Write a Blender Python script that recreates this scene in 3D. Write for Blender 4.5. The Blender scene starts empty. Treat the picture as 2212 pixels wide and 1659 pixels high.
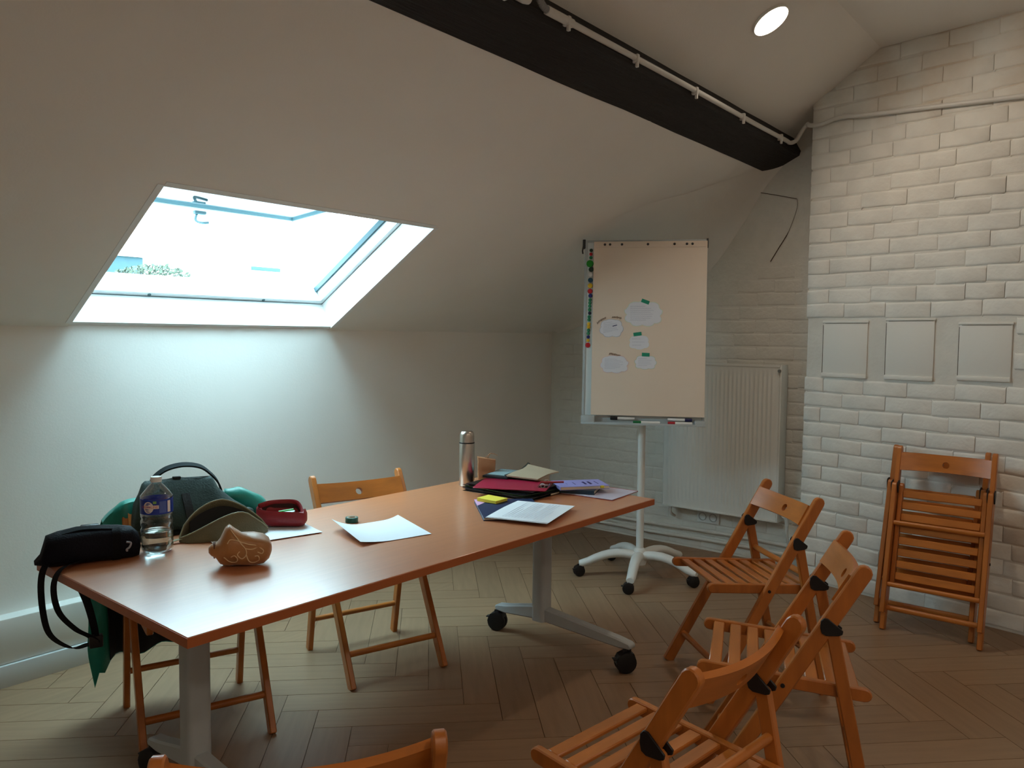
import bpy, bmesh, math, random
from mathutils import Vector, Matrix, noise
random.seed(7)
R = math.radians
sc = bpy.context.scene
C = sc.collection

# ------------------------------------------------------------------ camera
CAM_H = 1.3643
cam_d = bpy.data.cameras.new('camera'); cam = bpy.data.objects.new('camera', cam_d); C.objects.link(cam)
cam_d.sensor_fit = 'HORIZONTAL'; cam_d.sensor_width = 36.0; cam_d.lens = 1707.364 / 2212 * 36.0
cam_d.clip_start = 0.05; cam_d.clip_end = 300
_r = Vector((0.63117688, -0.77558068, 0.00950569)); _u = Vector((0.04103685, 0.04562941, 0.99811519)); _f = Vector((0.7745526, 0.62959714, -0.06062762))
cam.matrix_world = Matrix(((_r.x, _u.x, -_f.x, 0), (_r.y, _u.y, -_f.y, 0), (_r.z, _u.z, -_f.z, CAM_H), (0, 0, 0, 1)))
sc.camera = cam

# ------------------------------------------------------------------ colour management, sky
sc.view_settings.view_transform = 'Standard'; sc.view_settings.look = 'None'
sc.view_settings.gamma = 1.0; sc.view_settings.use_curve_mapping = False
sc.view_settings.exposure = 0.15
sc.cycles.max_bounces = 6; sc.cycles.caustics_refractive = False; sc.cycles.use_light_tree = False; sc.cycles.adaptive_threshold = 0.05
SKY = 17.0
LAMP_W = 18.0
w = bpy.data.worlds.new('overcast_sky'); sc.world = w; w.use_nodes = True
_bg = w.node_tree.nodes['Background']; _bg.inputs[0].default_value = (0.59, 0.88, 1.0, 1); _bg.inputs[1].default_value = SKY

# room measures (metres; X along the low wall, Y towards the low wall, camera above the origin)
YK, ZK, TA = 3.4168, 1.3977, 0.6053
ANG = math.atan(TA); CA, SA = math.cos(ANG), math.sin(ANG)
XF = 4.6852
XB, YB = -1.7, -2.3
CEIL = 2.86
OFF2 = 0.10
SK0, SK1, SKL = 1.359, 2.6705, 0.7746 / CA
# sampling portal in the skylight opening (gives no light of its own)
_pl = bpy.data.lights.new('skylight_portal', 'AREA'); _pl.shape = 'RECTANGLE'; _pl.size = 0.9; _pl.size_y = 1.31
_po = bpy.data.objects.new('skylight_portal', _pl); C.objects.link(_po)
_n = Vector((0, SA, CA)); _s = Vector((0, -CA, SA)); _x = Vector((1, 0, 0))
_c = Vector(((SK0 + SK1) / 2, YK, ZK)) + _s * (SKL / 2) + _n * 0.15
_po.matrix_world = Matrix(((_s.x, _x.x, _n.x, _c.x), (_s.y, _x.y, _n.y, _c.y), (_s.z, _x.z, _n.z, _c.z), (0, 0, 0, 1)))
_pl.cycles.is_portal = True

# ------------------------------------------------------------------ materials
def S(r, g, b):
    f = lambda c: (c / 255 / 12.92) if c / 255 <= .04045 else ((c / 255 + .055) / 1.055) ** 2.4
    return (f(r), f(g), f(b), 1)
MATS = {}
def mat(name, col, rough=.6, metal=0, var=0.0, scale=8, col2=None, bump=0, bscale=60, coat=0, coat_rough=.1, stretch=None, objvar=0, spec=.5, emit=0, trans=0, ior=1.45, sheen=0):
    if name in MATS: return MATS[name]
    m = bpy.data.materials.new(name); m.use_nodes = True; nt = m.node_tree; b = nt.nodes['Principled BSDF']
    b.inputs['Base Color'].default_value = col; b.inputs['Roughness'].default_value = rough; b.inputs['Metallic'].default_value = metal
    b.inputs['Specular IOR Level'].default_value = spec; b.inputs['IOR'].default_value = ior
    if coat: b.inputs['Coat Weight'].default_value = coat; b.inputs['Coat IOR'].default_value = 1.5 if coat < 1 else 1.75; b.inputs['Coat Roughness'].default_value = coat_rough
    if trans: b.inputs['Transmission Weight'].default_value = trans
    if sheen: b.inputs['Sheen Weight'].default_value = sheen
    if emit: b.inputs['Emission Color'].default_value = col; b.inputs['Emission Strength'].default_value = emit
    tc = nt.nodes.new('ShaderNodeTexCoord'); mp = nt.nodes.new('ShaderNodeMapping'); nt.links.new(tc.outputs['Object'], mp.inputs[0])
    if stretch: mp.inputs['Scale'].default_value = stretch
    src = None
    if var or col2:
        n = nt.nodes.new('ShaderNodeTexNoise'); n.inputs['Scale'].default_value = scale; n.inputs['Detail'].default_value = 5
        nt.links.new(mp.outputs[0], n.inputs['Vector'])
        mx = nt.nodes.new('ShaderNodeMix'); mx.data_type = 'RGBA'
        ramp = nt.nodes.new('ShaderNodeMapRange'); ramp.inputs[1].default_value = .3; ramp.inputs[2].default_value = .7
        nt.links.new(n.outputs['Fac'], ramp.inputs[0]); nt.links.new(ramp.outputs[0], mx.inputs['Factor'])
        c2 = col2 if col2 else tuple(max(0, c * (1 - var)) for c in col[:3]) + (1,)
        c1 = col if col2 else tuple(min(1, c * (1 + var)) for c in col[:3]) + (1,)
        mx.inputs['A'].default_value = c1; mx.inputs['B'].default_value = c2
        src = mx.outputs['Result']
    if objvar:
        oi = nt.nodes.new('ShaderNodeObjectInfo'); hs = nt.nodes.new('ShaderNodeHueSaturation')
        mr = nt.nodes.new('ShaderNodeMapRange'); mr.inputs[3].default_value = 1 - objvar; mr.inputs[4].default_value = 1 + objvar
        nt.links.new(oi.outputs['Random'], mr.inputs[0]); nt.links.new(mr.outputs[0], hs.inputs['Value'])
        if src: nt.links.new(src, hs.inputs['Color'])
        else: hs.inputs['Color'].default_value = col
        src = hs.outputs['Color']
    if src: nt.links.new(src, b.inputs['Base Color'])
    if bump:
        n2 = nt.nodes.new('ShaderNodeTexNoise'); n2.inputs['Scale'].default_value = bscale; n2.inputs['Detail'].default_value = 4
        nt.links.new(mp.outputs[0], n2.inputs['Vector'])
        bp = nt.nodes.new('ShaderNodeBump'); bp.inputs['Strength'].default_value = bump; bp.inputs['Distance'].default_value = .01
        nt.links.new(n2.outputs['Fac'], bp.inputs['Height']); nt.links.new(bp.outputs[0], b.inputs['Normal'])
    MATS[name] = m; return m

M_plaster = mat('white plaster', S(238, 234, 228), .9, var=.02, scale=2, bump=.05, bscale=120)
M_casing = mat('white boxing paint', S(222, 220, 214), .7, var=.02)
M_skirt = mat('white skirting paint', S(205, 207, 206), .4)
M_brick = mat('white painted brick', S(226, 224, 216), .75, var=.035, scale=14, bump=.35, bscale=45)
M_wood = mat('orange lacquered beech', S(178, 104, 42), .36, var=.16, scale=5, stretch=(6, 6, 1), objvar=.08, coat=.25, coat_rough=.25, bump=.04, bscale=80)
M_woodx = mat('orange lacquered beech slat', S(182, 107, 42), .36, var=.16, scale=5, stretch=(1, 6, 6), objvar=.08, coat=.25, coat_rough=.25, bump=.04, bscale=80)
M_black = mat('black plastic', S(22, 21, 24), .45)
M_rubber = mat('black rubber wheel', S(16, 16, 18), .5)
M_grey = mat('grey powder coated steel', S(178, 184, 186), .45, var=.02)
M_white = mat('white enamel', S(225, 228, 226), .35)
M_rad = mat('radiator enamel', S(222, 224, 220), .4)
M_beam = mat('black stained timber', S(30, 27, 27), .7, var=.3, scale=3, stretch=(.6, 8, 8), bump=.5, bscale=14)
M_conduit = mat('white conduit plastic', S(215, 213, 208), .4)
M_flex = mat('grey corrugated conduit', S(140, 142, 144), .5)

def table_mat():
    m = mat('orange beech laminate', S(208, 132, 88), .3, var=.05, scale=4, stretch=(1.2, 22, 1), spec=1.0, coat=1.0, coat_rough=.26)
    return m
M_table = table_mat()
M_tedge = mat('orange beech edging', S(172, 96, 54), .4)

def floor_mat():
    return mat('oak floor plank', S(146, 117, 90), .42, var=.10, scale=3, stretch=(1.2, 14, 1), objvar=.07, bump=.05, bscale=30)
M_floor = floor_mat()
M_joint = mat('floor joint', S(112, 90, 68), .8)

def tag(o, label=None, cat=None, group=None, kind=None):
    if label: o['label'] = label
    if cat: o['category'] = cat
    if group: o['group'] = group
    if kind: o['kind'] = kind
    return o
def empty(name, loc=(0, 0, 0), rz=0, label=None, cat=None, group=None, kind=None):
    o = bpy.data.objects.new(name, None); C.objects.link(o); o.location = loc; o.rotation_euler = (0, 0, rz)
    o.empty_display_size = .1
    return tag(o, label, cat, group, kind)

class MB:
    """collects shapes into one mesh object"""
    def __init__(s): s.bm = bmesh.new()
    def raw(s, verts, faces):
        vs = [s.bm.verts.new(v) for v in verts]
        for f in faces:
            try: s.bm.faces.new([vs[i] for i in f])
            except ValueError: pass
        return vs
    def box(s, lo, hi, bev=0, mtx=None, seg=2):
        t = bmesh.new(); bmesh.ops.create_cube(t, size=1)
        for v in t.verts: v.co = Vector([lo[i] + (v.co[i] + .5) * (hi[i] - lo[i]) for i in range(3)])
        if bev: bmesh.ops.bevel(t, geom=t.edges[:], offset=bev, segments=seg, affect='EDGES', profile=.5)
        return s._add(t, mtx)
    def _add(s, t, mtx=None):
        if mtx is not None: bmesh.ops.transform(t, matrix=mtx, verts=t.verts)
        me = bpy.data.meshes.new('t'); t.to_mesh(me); t.free(); s.bm.from_mesh(me); bpy.data.meshes.remove(me); return s
    def cyl(s, p0, p1, r0, r1=None, n=16, caps=True):
        p0, p1 = Vector(p0), Vector(p1); r1 = r0 if r1 is None else r1
        return s.tube([p0, p1], [r0, r1], n, caps)
    def tube(s, pts, r, n=10, caps=True, sx=1.0, sy=1.0, closed=False):
        pts = [Vector(p) for p in pts]; k = len(pts)
        rs = r if isinstance(r, (list, tuple)) else [r] * k
        tan = []
        for i in range(k):
            a = pts[i - 1] if (i or closed) else pts[i]; b = pts[(i + 1) % k] if (i < k - 1 or closed) else pts[i]
            tan.append((b - a).normalized())
        up = Vector((0, 0, 1)) if abs(tan[0].z) < .9 else Vector((1, 0, 0))
        nrm = (up - tan[0] * up.dot(tan[0])).normalized(); rings = []
        for i in range(k):
            nrm = (nrm - tan[i] * nrm.dot(tan[i])).normalized(); bi = tan[i].cross(nrm)
            rings.append([s.bm.verts.new(pts[i] + (nrm * math.cos(2 * math.pi * j / n) * sx + bi * math.sin(2 * math.pi * j / n) * sy) * rs[i]) for j in range(n)])
        for i in range(k if closed else k - 1):
            A, B = rings[i], rings[(i + 1) % k]
            for j in range(n): s.bm.faces.new((A[j], A[(j + 1) % n], B[(j + 1) % n], B[j]))
        if caps and not closed:
            s.bm.faces.new(rings[0][::-1]); s.bm.faces.new(rings[-1])
        return s
    def ribbon(s, pts, width_dir, wd, th):
        """flat strap along pts; width_dir vector or list"""
        pts = [Vector(p) for p in pts]; k = len(pts); rings = []
        for i in range(k):
            t = (pts[min(i + 1, k - 1)] - pts[max(i - 1, 0)]).normalized()
            wv = Vector(width_dir[i] if isinstance(width_dir, list) else width_dir)
            wv = (wv - t * wv.dot(t)).normalized(); nv = t.cross(wv)
            rings.append([s.bm.verts.new(pts[i] + wv * a * wd / 2 + nv * b * th / 2) for a, b in ((-1, -1), (1, -1), (1, 1), (-1, 1))])
        for i in range(k - 1):
            for j in range(4): s.bm.faces.new((rings[i][j], rings[i][(j + 1) % 4], rings[i + 1][(j + 1) % 4], rings[i + 1][j]))
        s.bm.faces.new(rings[0][::-1]); s.bm.faces.new(rings[-1]); return s
    def lathe(s, prof, n=24, c=(0, 0, 0), mtx=None):
        t = bmesh.new(); rings = []
        for r, z in prof:
            if r < 1e-5: rings.append([t.verts.new((0, 0, z))])
            else: rings.append([t.verts.new((r * math.cos(2 * math.pi * j / n), r * math.sin(2 * math.pi * j / n), z)) for j in range(n)])
        for A, B in zip(rings, rings[1:]):
            for j in range(n):
                j2 = (j + 1) % n
                if len(A) == 1 and len(B) == 1: continue
                if len(A) == 1: t.faces.new((A[0], B[j2], B[j]))
                elif len(B) == 1: t.faces.new((A[j], A[j2], B[0]))
                else: t.faces.new((A[j], A[j2], B[j2], B[j]))
        bmesh.ops.translate(t, verts=t.verts, vec=Vector(c))
        return s._add(t, mtx)
    def prism(s, poly, ext, axis='x', lo=0.0, bev=0, mtx=None):
        """poly: 2D outline; extruded lo..lo+ext along axis. axis x: poly=(y,z); z: poly=(x,y); y: poly=(x,z)"""
        t = bmesh.new()
        def mk(a, b, e): return {'x': (e, a, b), 'y': (a, e, b), 'z': (a, b, e)}[axis]
        A = [t.verts.new(mk(a, b, lo)) for a, b in poly]; B = [t.verts.new(mk(a, b, lo + ext)) for a, b in poly]; n = len(poly)
        t.faces.new(A[::-1]); t.faces.new(B)
        for i in range(n): t.faces.new((A[i], A[(i + 1) % n], B[(i + 1) % n], B[i]))
        bmesh.ops.recalc_face_normals(t, faces=t.faces)
        if bev:
            ee = [e for e in t.edges if len(e.link_faces) == 2 and e.calc_face_angle(0) > R(40)]
            bmesh.ops.bevel(t, geom=ee, offset=bev, segments=1, affect='EDGES')
        return s._add(t, mtx)
    def grid(s, P, close_u=False):
        """P[i][j] points -> quads"""
        V = [[s.bm.verts.new(q) for q in row] for row in P]; nu = len(V)
        for i in range(nu if close_u else nu - 1):
            A, B = V[i], V[(i + 1) % nu]
            for j in range(len(A) - 1): s.bm.faces.new((A[j], A[j + 1], B[j + 1], B[j]))
        return V
    def loft(s, loops, caps=True):
        V = [[s.bm.verts.new(q) for q in lp] for lp in loops]; n = len(V[0])
        for A, B in zip(V, V[1:]):
            for j in range(n): s.bm.faces.new((A[j], A[(j + 1) % n], B[(j + 1) % n], B[j]))
        if caps: s.bm.faces.new(V[0][::-1]); s.bm.faces.new(V[-1])
        return s
    def mesh(s, name, smooth=None):
        bmesh.ops.recalc_face_normals(s.bm, faces=s.bm.faces)
        me = bpy.data.meshes.new(name); s.bm.to_mesh(me); s.bm.free()
        if smooth is not None:
            for p in me.polygons: p.use_smooth = True
            try: me.set_sharp_from_angle(angle=R(smooth))
            except Exception: pass
        return me
    def build(s, name, m, parent=None, smooth=40, loc=None, label=None, cat=None, group=None, kind=None, mtx=None):
        me = s.mesh(name, smooth); me.materials.append(m)
        o = bpy.data.objects.new(name, me); C.objects.link(o)
        if parent is not None: o.parent = parent
        if loc is not None: o.location = loc
        if mtx is not None: o.matrix_basis = mtx
        return tag(o, label, cat, group, kind)
def inst(name, me, parent=None, mtx=None, loc=None, rz=0):
    o = bpy.data.objects.new(name, me); C.objects.link(o)
    if parent is not None: o.parent = parent
    if mtx is not None: o.matrix_basis = mtx
    elif loc is not None: o.location = loc; o.rotation_euler = (0, 0, rz)
    return o
def copy_tree(o, parent=None):
    c = o.copy(); C.objects.link(c); c.parent = parent
    for ch in [x for x in bpy.data.objects if x.parent == o]: copy_tree(ch, c)
    return c
def solidify(o, t, off=0):
    md = o.modifiers.new('thick', 'SOLIDIFY'); md.thickness = t; md.offset = off; es = o.modifiers.new('crisp', 'EDGE_SPLIT'); es.split_angle = R(45); return o
def subsurf(o, n=1):
    md = o.modifiers.new('smooth', 'SUBSURF'); md.levels = n; md.render_levels = n; return o
def nz(v, s=1.0): return noise.noise(Vector(v) * s)
def spline(pts, n=8):
    """Catmull-Rom"""
    P = [Vector(p) for p in pts]; P = [2 * P[0] - P[1]] + P + [2 * P[-1] - P[-2]]; out = []
    for i in range(1, len(P) - 2):
        for k in range(n):
            t = k / n; a, b, c, d = P[i - 1:i + 3]
            out.append(.5 * ((2 * b) + (c - a) * t + (2 * a - 5 * b + 4 * c - d) * t * t + (3 * b - 3 * c + d - a) * t ** 3))
    out.append(P[-2]); return out
def frame(o, ex, ey, ez): return Matrix(((ex[0], ey[0], ez[0], o[0]), (ex[1], ey[1], ez[1], o[1]), (ex[2], ey[2], ez[2], o[2]), (0, 0, 0, 1)))
def slope_z(y, off=0): return ZK + off + TA * (YK - y)

# ================================================================== SETTING
# ---- floor: herringbone planks
fl = MB().box((XB, YB, -.06), (XF + .02, YK + .02, -.003)).build('floor', M_joint, kind='structure', smooth=None)
PL, PW = .66, .132
pm = MB().box((-PL / 2 + .0012, -PW / 2 + .0012, -.012), (PL / 2 - .0012, PW / 2 - .0012, 0)).mesh('plank'); pm.materials.append(M_floor)
cands = []
ca, sa = math.cos(R(45)), math.sin(R(45))
for i in range(-60, 61):
    for j in range(-14, 15):
        for k in (0, 1):
            ox, oy = i * PW + j * PL, i * PW - j * PL
            cx, cy = (ox + PL / 2, oy + PW / 2) if k == 0 else (ox + PL + PW / 2, oy + PW - PL / 2)
            X = 2.2 + cx * ca - cy * sa; Y = .9 + cx * sa + cy * ca
            if XB - .4 < X < XF + .4 and YB - .4 < Y < YK + .4: cands.append((X, Y, R(45) + (R(90) if k else 0)))
def seen(X, Y):
    d = Vector((X, Y, -CAM_H)); z = d.dot(_f)
    if z < .3: return 9
    return max(abs(d.dot(_r) / z) / .72, abs(d.dot(_u) / z) / .56) if d.dot(_u) < 0 else 9
cands.sort(key=lambda t: (0, math.hypot(t[0], t[1])) if seen(t[0], t[1]) < 1 else (1, seen(t[0], t[1])))
def clip_plank(X, Y, a):
    # inside with margin?
    ex, ey = abs(math.cos(a)) * PL / 2 + abs(math.sin(a)) * PW / 2, abs(math.sin(a)) * PL / 2 + abs(math.cos(a)) * PW / 2
    return X + ex < XF and Y + ey < YK and X - ex > XB and Y - ey > YB
nn = 0; rest = MB()
for X, Y, a in cands:
    if nn < 290 and clip_plank(X, Y, a):
        inst('plank', pm, fl, loc=(X, Y, 0), rz=a); nn += 1
    else:
        b0 = bmesh.new(); b0.from_mesh(pm); bmesh.ops.transform(b0, matrix=Matrix.Translation((X, Y, 0)) @ Matrix.Rotation(a, 4, 'Z'), verts=b0.verts)
        for co, no in (((XF, 0, 0), (1, 0, 0)), ((XB, 0, 0), (-1, 0, 0)), ((0, YK, 0), (0, 1, 0)), ((0, YB, 0), (0, -1, 0))):
            bmesh.ops.bisect_plane(b0, geom=b0.verts[:] + b0.edges[:] + b0.faces[:], plane_co=co, plane_no=no, clear_outer=True)
        rest._add(b0)
rest.build('plank_remainder', M_floor, fl, smooth=None, kind='stuff')

# ---- low wall under the slope, boxing and skirting
wl = MB().box((XB - .1, YK + .02, -.05), (XF + .1, YK + .3, ZK + .004)).build('wall_left', M_plaster, kind='structure', smooth=None)
MB().box((XB, YK - .045, .085), (XF, YK + .03, .262), bev=.006).build('trim_1', M_casing, kind='structure')
MB().box((XB, YK - .058, -.002), (XF, YK - .03, .085), bev=.003).build('baseboard_left', M_skirt, kind='structure')

# ---- far wall, partly bare painted brick
wf = MB().box((XF, .6, -.05), (XF + .25, YK + .3, 3.2)).build('wall_far', M_brick, kind='structure', smooth=None)

def stain_brick(name, base, mort):
    m = bpy.data.materials.new(name); m.use_nodes = True; nt = m.node_tree; b = nt.nodes['Principled BSDF']; b.inputs['Roughness'].default_value = .72
    L = nt.links.new; N = nt.nodes.new
    g = N('ShaderNodeNewGeometry'); sp = N('ShaderNodeSeparateXYZ'); L(g.outputs['Position'], sp.inputs[0])
    n = N('ShaderNodeTexNoise'); n.inputs['Scale'].default_value = 3.2; n.inputs['Detail'].default_value = 6; L(g.outputs['Position'], n.inputs['Vector'])
    def rng(sock, a, c, lo=0., hi=1.):
        r = N('ShaderNodeMapRange'); r.interpolation_type = 'SMOOTHSTEP'
        for i, v in ((1, a), (2, c), (3, lo), (4, hi)): r.inputs[i].default_value = v
        L(sock, r.inputs[0]); return r.outputs[0]
    def mth(op, a, c):
        q = N('ShaderNodeMath'); q.operation = op
        for i, v in enumerate((a, c)):
            if isinstance(v, (int, float)): q.inputs[i].default_value = v
            else: L(v, q.inputs[i])
        return q.outputs[0]
    up = mth('MULTIPLY', rng(sp.outputs['Z'], 2.25, 2.6), rng(sp.outputs['Y'], 1.42, 1.1))
    low = mth('MULTIPLY', mth('MULTIPLY', rng(sp.outputs['Z'], .95, .8), rng(sp.outputs['Z'], .3, .5)), rng(sp.outputs['Y'], .72, .5))
    msk = mth('MULTIPLY', mth('MAXIMUM', up, low), rng(n.outputs['Fac'], .36, .62))
    msk = mth('MULTIPLY', msk, .5 if mort else .28)
    n3 = N('ShaderNodeTexNoise'); n3.inputs['Scale'].default_value = 9; L(g.outputs['Position'], n3.inputs['Vector'])
    mx0 = N('ShaderNodeMix'); mx0.data_type = 'RGBA'; L(rng(n3.outputs['Fac'], .35, .65), mx0.inputs['Factor'])
    mx0.inputs['A'].default_value = base; mx0.inputs['B'].default_value = tuple(c * .93 for c in base[:3]) + (1,)
    mx = N('ShaderNodeMix'); mx.data_type = 'RGBA'; L(msk, mx.inputs['Factor']); L(mx0.outputs['Result'], mx.inputs['A']); mx.inputs['B'].default_value = S(198, 164, 122)
    L(mx.outputs['Result'], b.inputs['Base Color'])
    n2 = N('ShaderNodeTexNoise'); n2.inputs['Scale'].default_value = 38; n2.inputs['Detail'].default_value = 5; L(g.outputs['Position'], n2.inputs['Vector'])
    bp = N('ShaderNodeBump'); bp.inputs['Strength'].default_value = .3; bp.inputs['Distance'].default_value = .01; L(n2.outputs['Fac'], bp.inputs['Height']); L(bp.outputs[0], b.inputs['Normal'])
    return m
M_pb = stain_brick('white painted pier brick', S(232, 230, 223), False)
M_pm = stain_brick('white painted pier mortar', S(222, 219, 211), True)

def brick_mesh(l, h, seed, proud, m):
    rnd = random.Random(seed); us = [0, .03, .5, .97, 1]; vs = [0, .07, .16, .84, .93, 1]
    prof = [-.004, .75, 1.0, 1.0, .75, -.003]; P = []
    wav = [rnd.uniform(-.004, .004) for _ in us]
    for i, u in enumerate(us):
        row = []
        for j, v in enumerate(vs):
            eu = i in (0, 4); ev = j in (0, 5)
            d = prof[j] if ev else proud * prof[j] * rnd.uniform(.8, 1.12) * (.35 if eu else 1)
            row.append(((u - .5) * l + (rnd.uniform(-.003, .003) if not eu else 0), (v - .5) * h + wav[i] + rnd.uniform(-.0015, .0015), d))
        P.append(row)
    b = MB(); b.grid(P); me = b.mesh('brick', 100)
    me.materials.append(m)
    if me.polygons[0].normal.z < 0: me.flip_normals()
    return me
ROW = .0815
def lay_bricks(parent, mtx0, u0, u1, z1fun, skip, proud, m, seedbase, pitch=.226, z0=.008):
    rnd = random.Random(seedbase)
    S_ = [brick_mesh(pitch - .003, ROW - .001, seedbase + i, proud, m) for i in range(7)]
    H_ = [brick_mesh(pitch / 2 - .003, ROW - .001, seedbase + 20 + i, proud, m) for i in range(4)]
    n = 0; r = 0
    while True:
        zc = z0 + (r + .5) * ROW
        if zc > 3: break
        u = u0; k = 0
        lens = [pitch * (rnd.uniform(.42, .56) if r % 2 else rnd.uniform(.90, 1.06))]
        while u < u1:
            if k < len(lens): l = lens[k]
            else: l = pitch * (.75 if rnd.random() < .06 else rnd.uniform(.96, 1.04))
            k += 1; uc = u + l / 2; u += l
            if zc + ROW / 2 > z1fun(uc) or uc + l / 2 > u1 + .1: continue
            if skip(uc, zc, l): continue
            me = rnd.choice(H_ if l < pitch * .7 else S_)
            flip = 0
            mt = mtx0 @ Matrix.Translation((uc, zc + rnd.uniform(-.003, .003), rnd.uniform(-.002, .002))) @ Matrix.Rotation(flip + rnd.uniform(-.012, .012), 4, 'Z') @ Matrix.Diagonal((l / (pitch / 2 if l < pitch * .7 else pitch), 1, rnd.uniform(.8, 1.15), 1))
            inst('brick', me, parent, mtx=mt); n += 1
        r += 1
    return n
# far wall faces -X; u runs towards -Y (left to right in view)
mf = frame((XF, YK - .06, 0), (0, -1, 0), (0, 0, 1), (-1, 0, 0))
def far_top(u): return min(1.75 + .12 * math.sin(u * 9) + .05 * math.sin(u * 23), slope_z(YK - .06 - u) - .06)
nf = lay_bricks(wf, mf, 0.0, 1.98, far_top, lambda u, z, l: False, .0036, M_brick, 300)

# hairline crack around a plaster patch on the far wall
M_crack = mat('dark crack', S(95, 84, 72), .9)
crk = spline([(XF - .006, 1.955, 2.258), (XF - .004, 1.9, 2.243), (XF - .004, 1.78, 2.212), (XF - .004, 1.67, 2.181)], 4) 
MB().tube(crk, .0022, 5).build('crack', M_crack, wf)
crk = spline([(XF - .004, 1.668, 2.18), (XF - .004, 1.667, 2.127), (XF - .004, 1.71, 2.0), (XF - .004, 1.77, 1.90), (XF - .004, 1.816, 1.825)], 4)
MB().tube(crk, [.0012] * (len(crk) - 8) + [.0028] * 8, 5).build('crack', M_crack, wf)

# ---- brick chimney pier on the right (turned 9.5 degrees)
PA = R(9.5); PX, PY = 4.4745, 1.516
pdir = Vector((-math.sin(PA), -math.cos(PA), 0)); pnor = Vector((-math.cos(PA), math.sin(PA), 0))
mp_ = frame((PX, PY, 0), pdir, (0, 0, 1), pnor)
wr = MB().box((0, -.05, -.30), (3.95, 3.1, 0), bev=.012, mtx=mp_).build('wall_right', M_pm, kind='structure', smooth=40)
panels = [(.100, 1.160, .343, 1.450), (.440, 1.162, .674, 1.460), (.788, 1.174, 1.014, 1.438)]
def pier_top(u):
    y = PY + pdir.y * u
    return min(slope_z(y, OFF2), CEIL) + .01
def pskip(u, z, l):
    for a, b, c, d in panels:
        if u + l / 2 > a - .0 and u - l / 2 < c + .0 and b - .035 < z < d + .035: return True
    return False
npb = lay_bricks(wr, mp_, -.004, 1.62, pier_top, pskip, .0066, M_pb, 900)

# ---- sloped and flat ceilings
mwin = frame((0, YK, ZK), (0, -CA, SA), (1, 0, 0), (0, SA, CA))     # local x up the slope, y along the room, z outwards
SEND = (YK - 1.70) / CA
b = MB()
b.box((-.03, XB - .1, 0), (SEND, SK0, .2), mtx=mwin); b.box((-.03, SK1, 0), (SEND, XF + .1, .2), mtx=mwin); b.box((SKL, SK0, 0), (SEND, SK1, .2), mtx=mwin)
b.build('ceiling', M_plaster, kind='structure', smooth=None)
b = MB(); y0, y1 = 1.82, 1.15
b.prism([(y0, slope_z(y0, OFF2)), (y1, slope_z(y1, OFF2)), (y1, slope_z(y1, OFF2) + .25), (y0, slope_z(y0, OFF2) + .25)], XF - XB + .3, 'x', XB - .1)
b.build('ceiling.001', M_plaster, kind='structure', smooth=None)
MB().box((XB - .1, YB - .1, CEIL), (XF + .3, YK - (CEIL - ZK - OFF2) / TA + .01, CEIL + .2)).build('ceiling.002', M_plaster, kind='structure', smooth=None)
MB().box((XB - .2, YB - .2, -.05), (XB, YK + .3, 3.2)).build('wall_back', M_plaster, kind='structure', smooth=None)
MB().box((XB - .2, YB - .2, -.05), (XF + .4, YB, 3.2)).build('wall_side', M_plaster, kind='structure', smooth=None)

# plaster cove easing the slope into the far wall
Pc = [(4.56, 3.405), (4.16, 3.22), (3.90, 2.90), (3.75, 2.58), (3.886, 2.296), (4.20, 2.087), (4.44, 1.90), (4.60, 1.78)]
Qy = [3.39, 3.15, 2.80, 2.45, 2.20, 2.0, 1.86, 1.76]; dr = [.03, .12, .26, .36, .34, .20, .07, .02]
rows = []
Pcs = spline([(x, y, 0) for x, y in Pc], 5); Qs = spline([(XF - .002, y, d) for y, d in zip(Qy, dr)], 5)
for p, q in zip(Pcs, Qs):
    P0 = Vector((p.x, p.y, slope_z(p.y) - .0015)); Q0 = Vector((XF - .0015, q.y, slope_z(q.y) - max(q.z, .01)))
    ym = (p.y + q.y) / 2; K = Vector((XF, q.y, slope_z(q.y))); Mi = (P0 + Q0) / 2; K = Mi * .12 + K * .88
    rows.append([P0 * (1 - t) ** 2 + K * 2 * t * (1 - t) + Q0 * t * t for t in [i / 8 for i in range(9)]])
b = MB(); b.grid(rows); b.build('trim_2', M_plaster, smooth=180, kind='structure')

# ---- old timber purlin
P1, P2 = Vector((1.842, 2.351)), Vector((1.647, 2.439)); q = Vector((.103, .19))
xs = [XB + i * (XF + .05 - XB) / 26 for i in range(27)]; loops = []
for x in xs:
    jit = lambda k: .008 * nz((x * 1.7, k * 5.3, 2)) + .004 * nz((x * 6, k * 9.1, 7))
    pr = [(P1.x + jit(1), P1.y - .004 + jit(2) * .6), (P2.x + jit(3), P2.y + jit(4)), (P2.x + q.x + jit(5) * .3, P2.y + q.y), (P1.x + q.x, P1.y + q.y)]
    c_ = .014
    def mixp(a, bb, t): return (a[0] + (bb[0] - a[0]) * t, a[1] + (bb[1] - a[1]) * t)
    prof = [pr[0], mixp(pr[0], pr[1], .5), mixp(pr[1], pr[0], .09), mixp(pr[1], pr[2], .09), mixp(pr[1], pr[2], .5), pr[2], pr[3]]
    loops.append([(x, a, bb) for a, bb in prof])
MB().loft(loops).build('ceiling_beam', M_beam, label='old black-stained timber roof beam running under the sloped ceiling', cat='beam', smooth=30)

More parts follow.
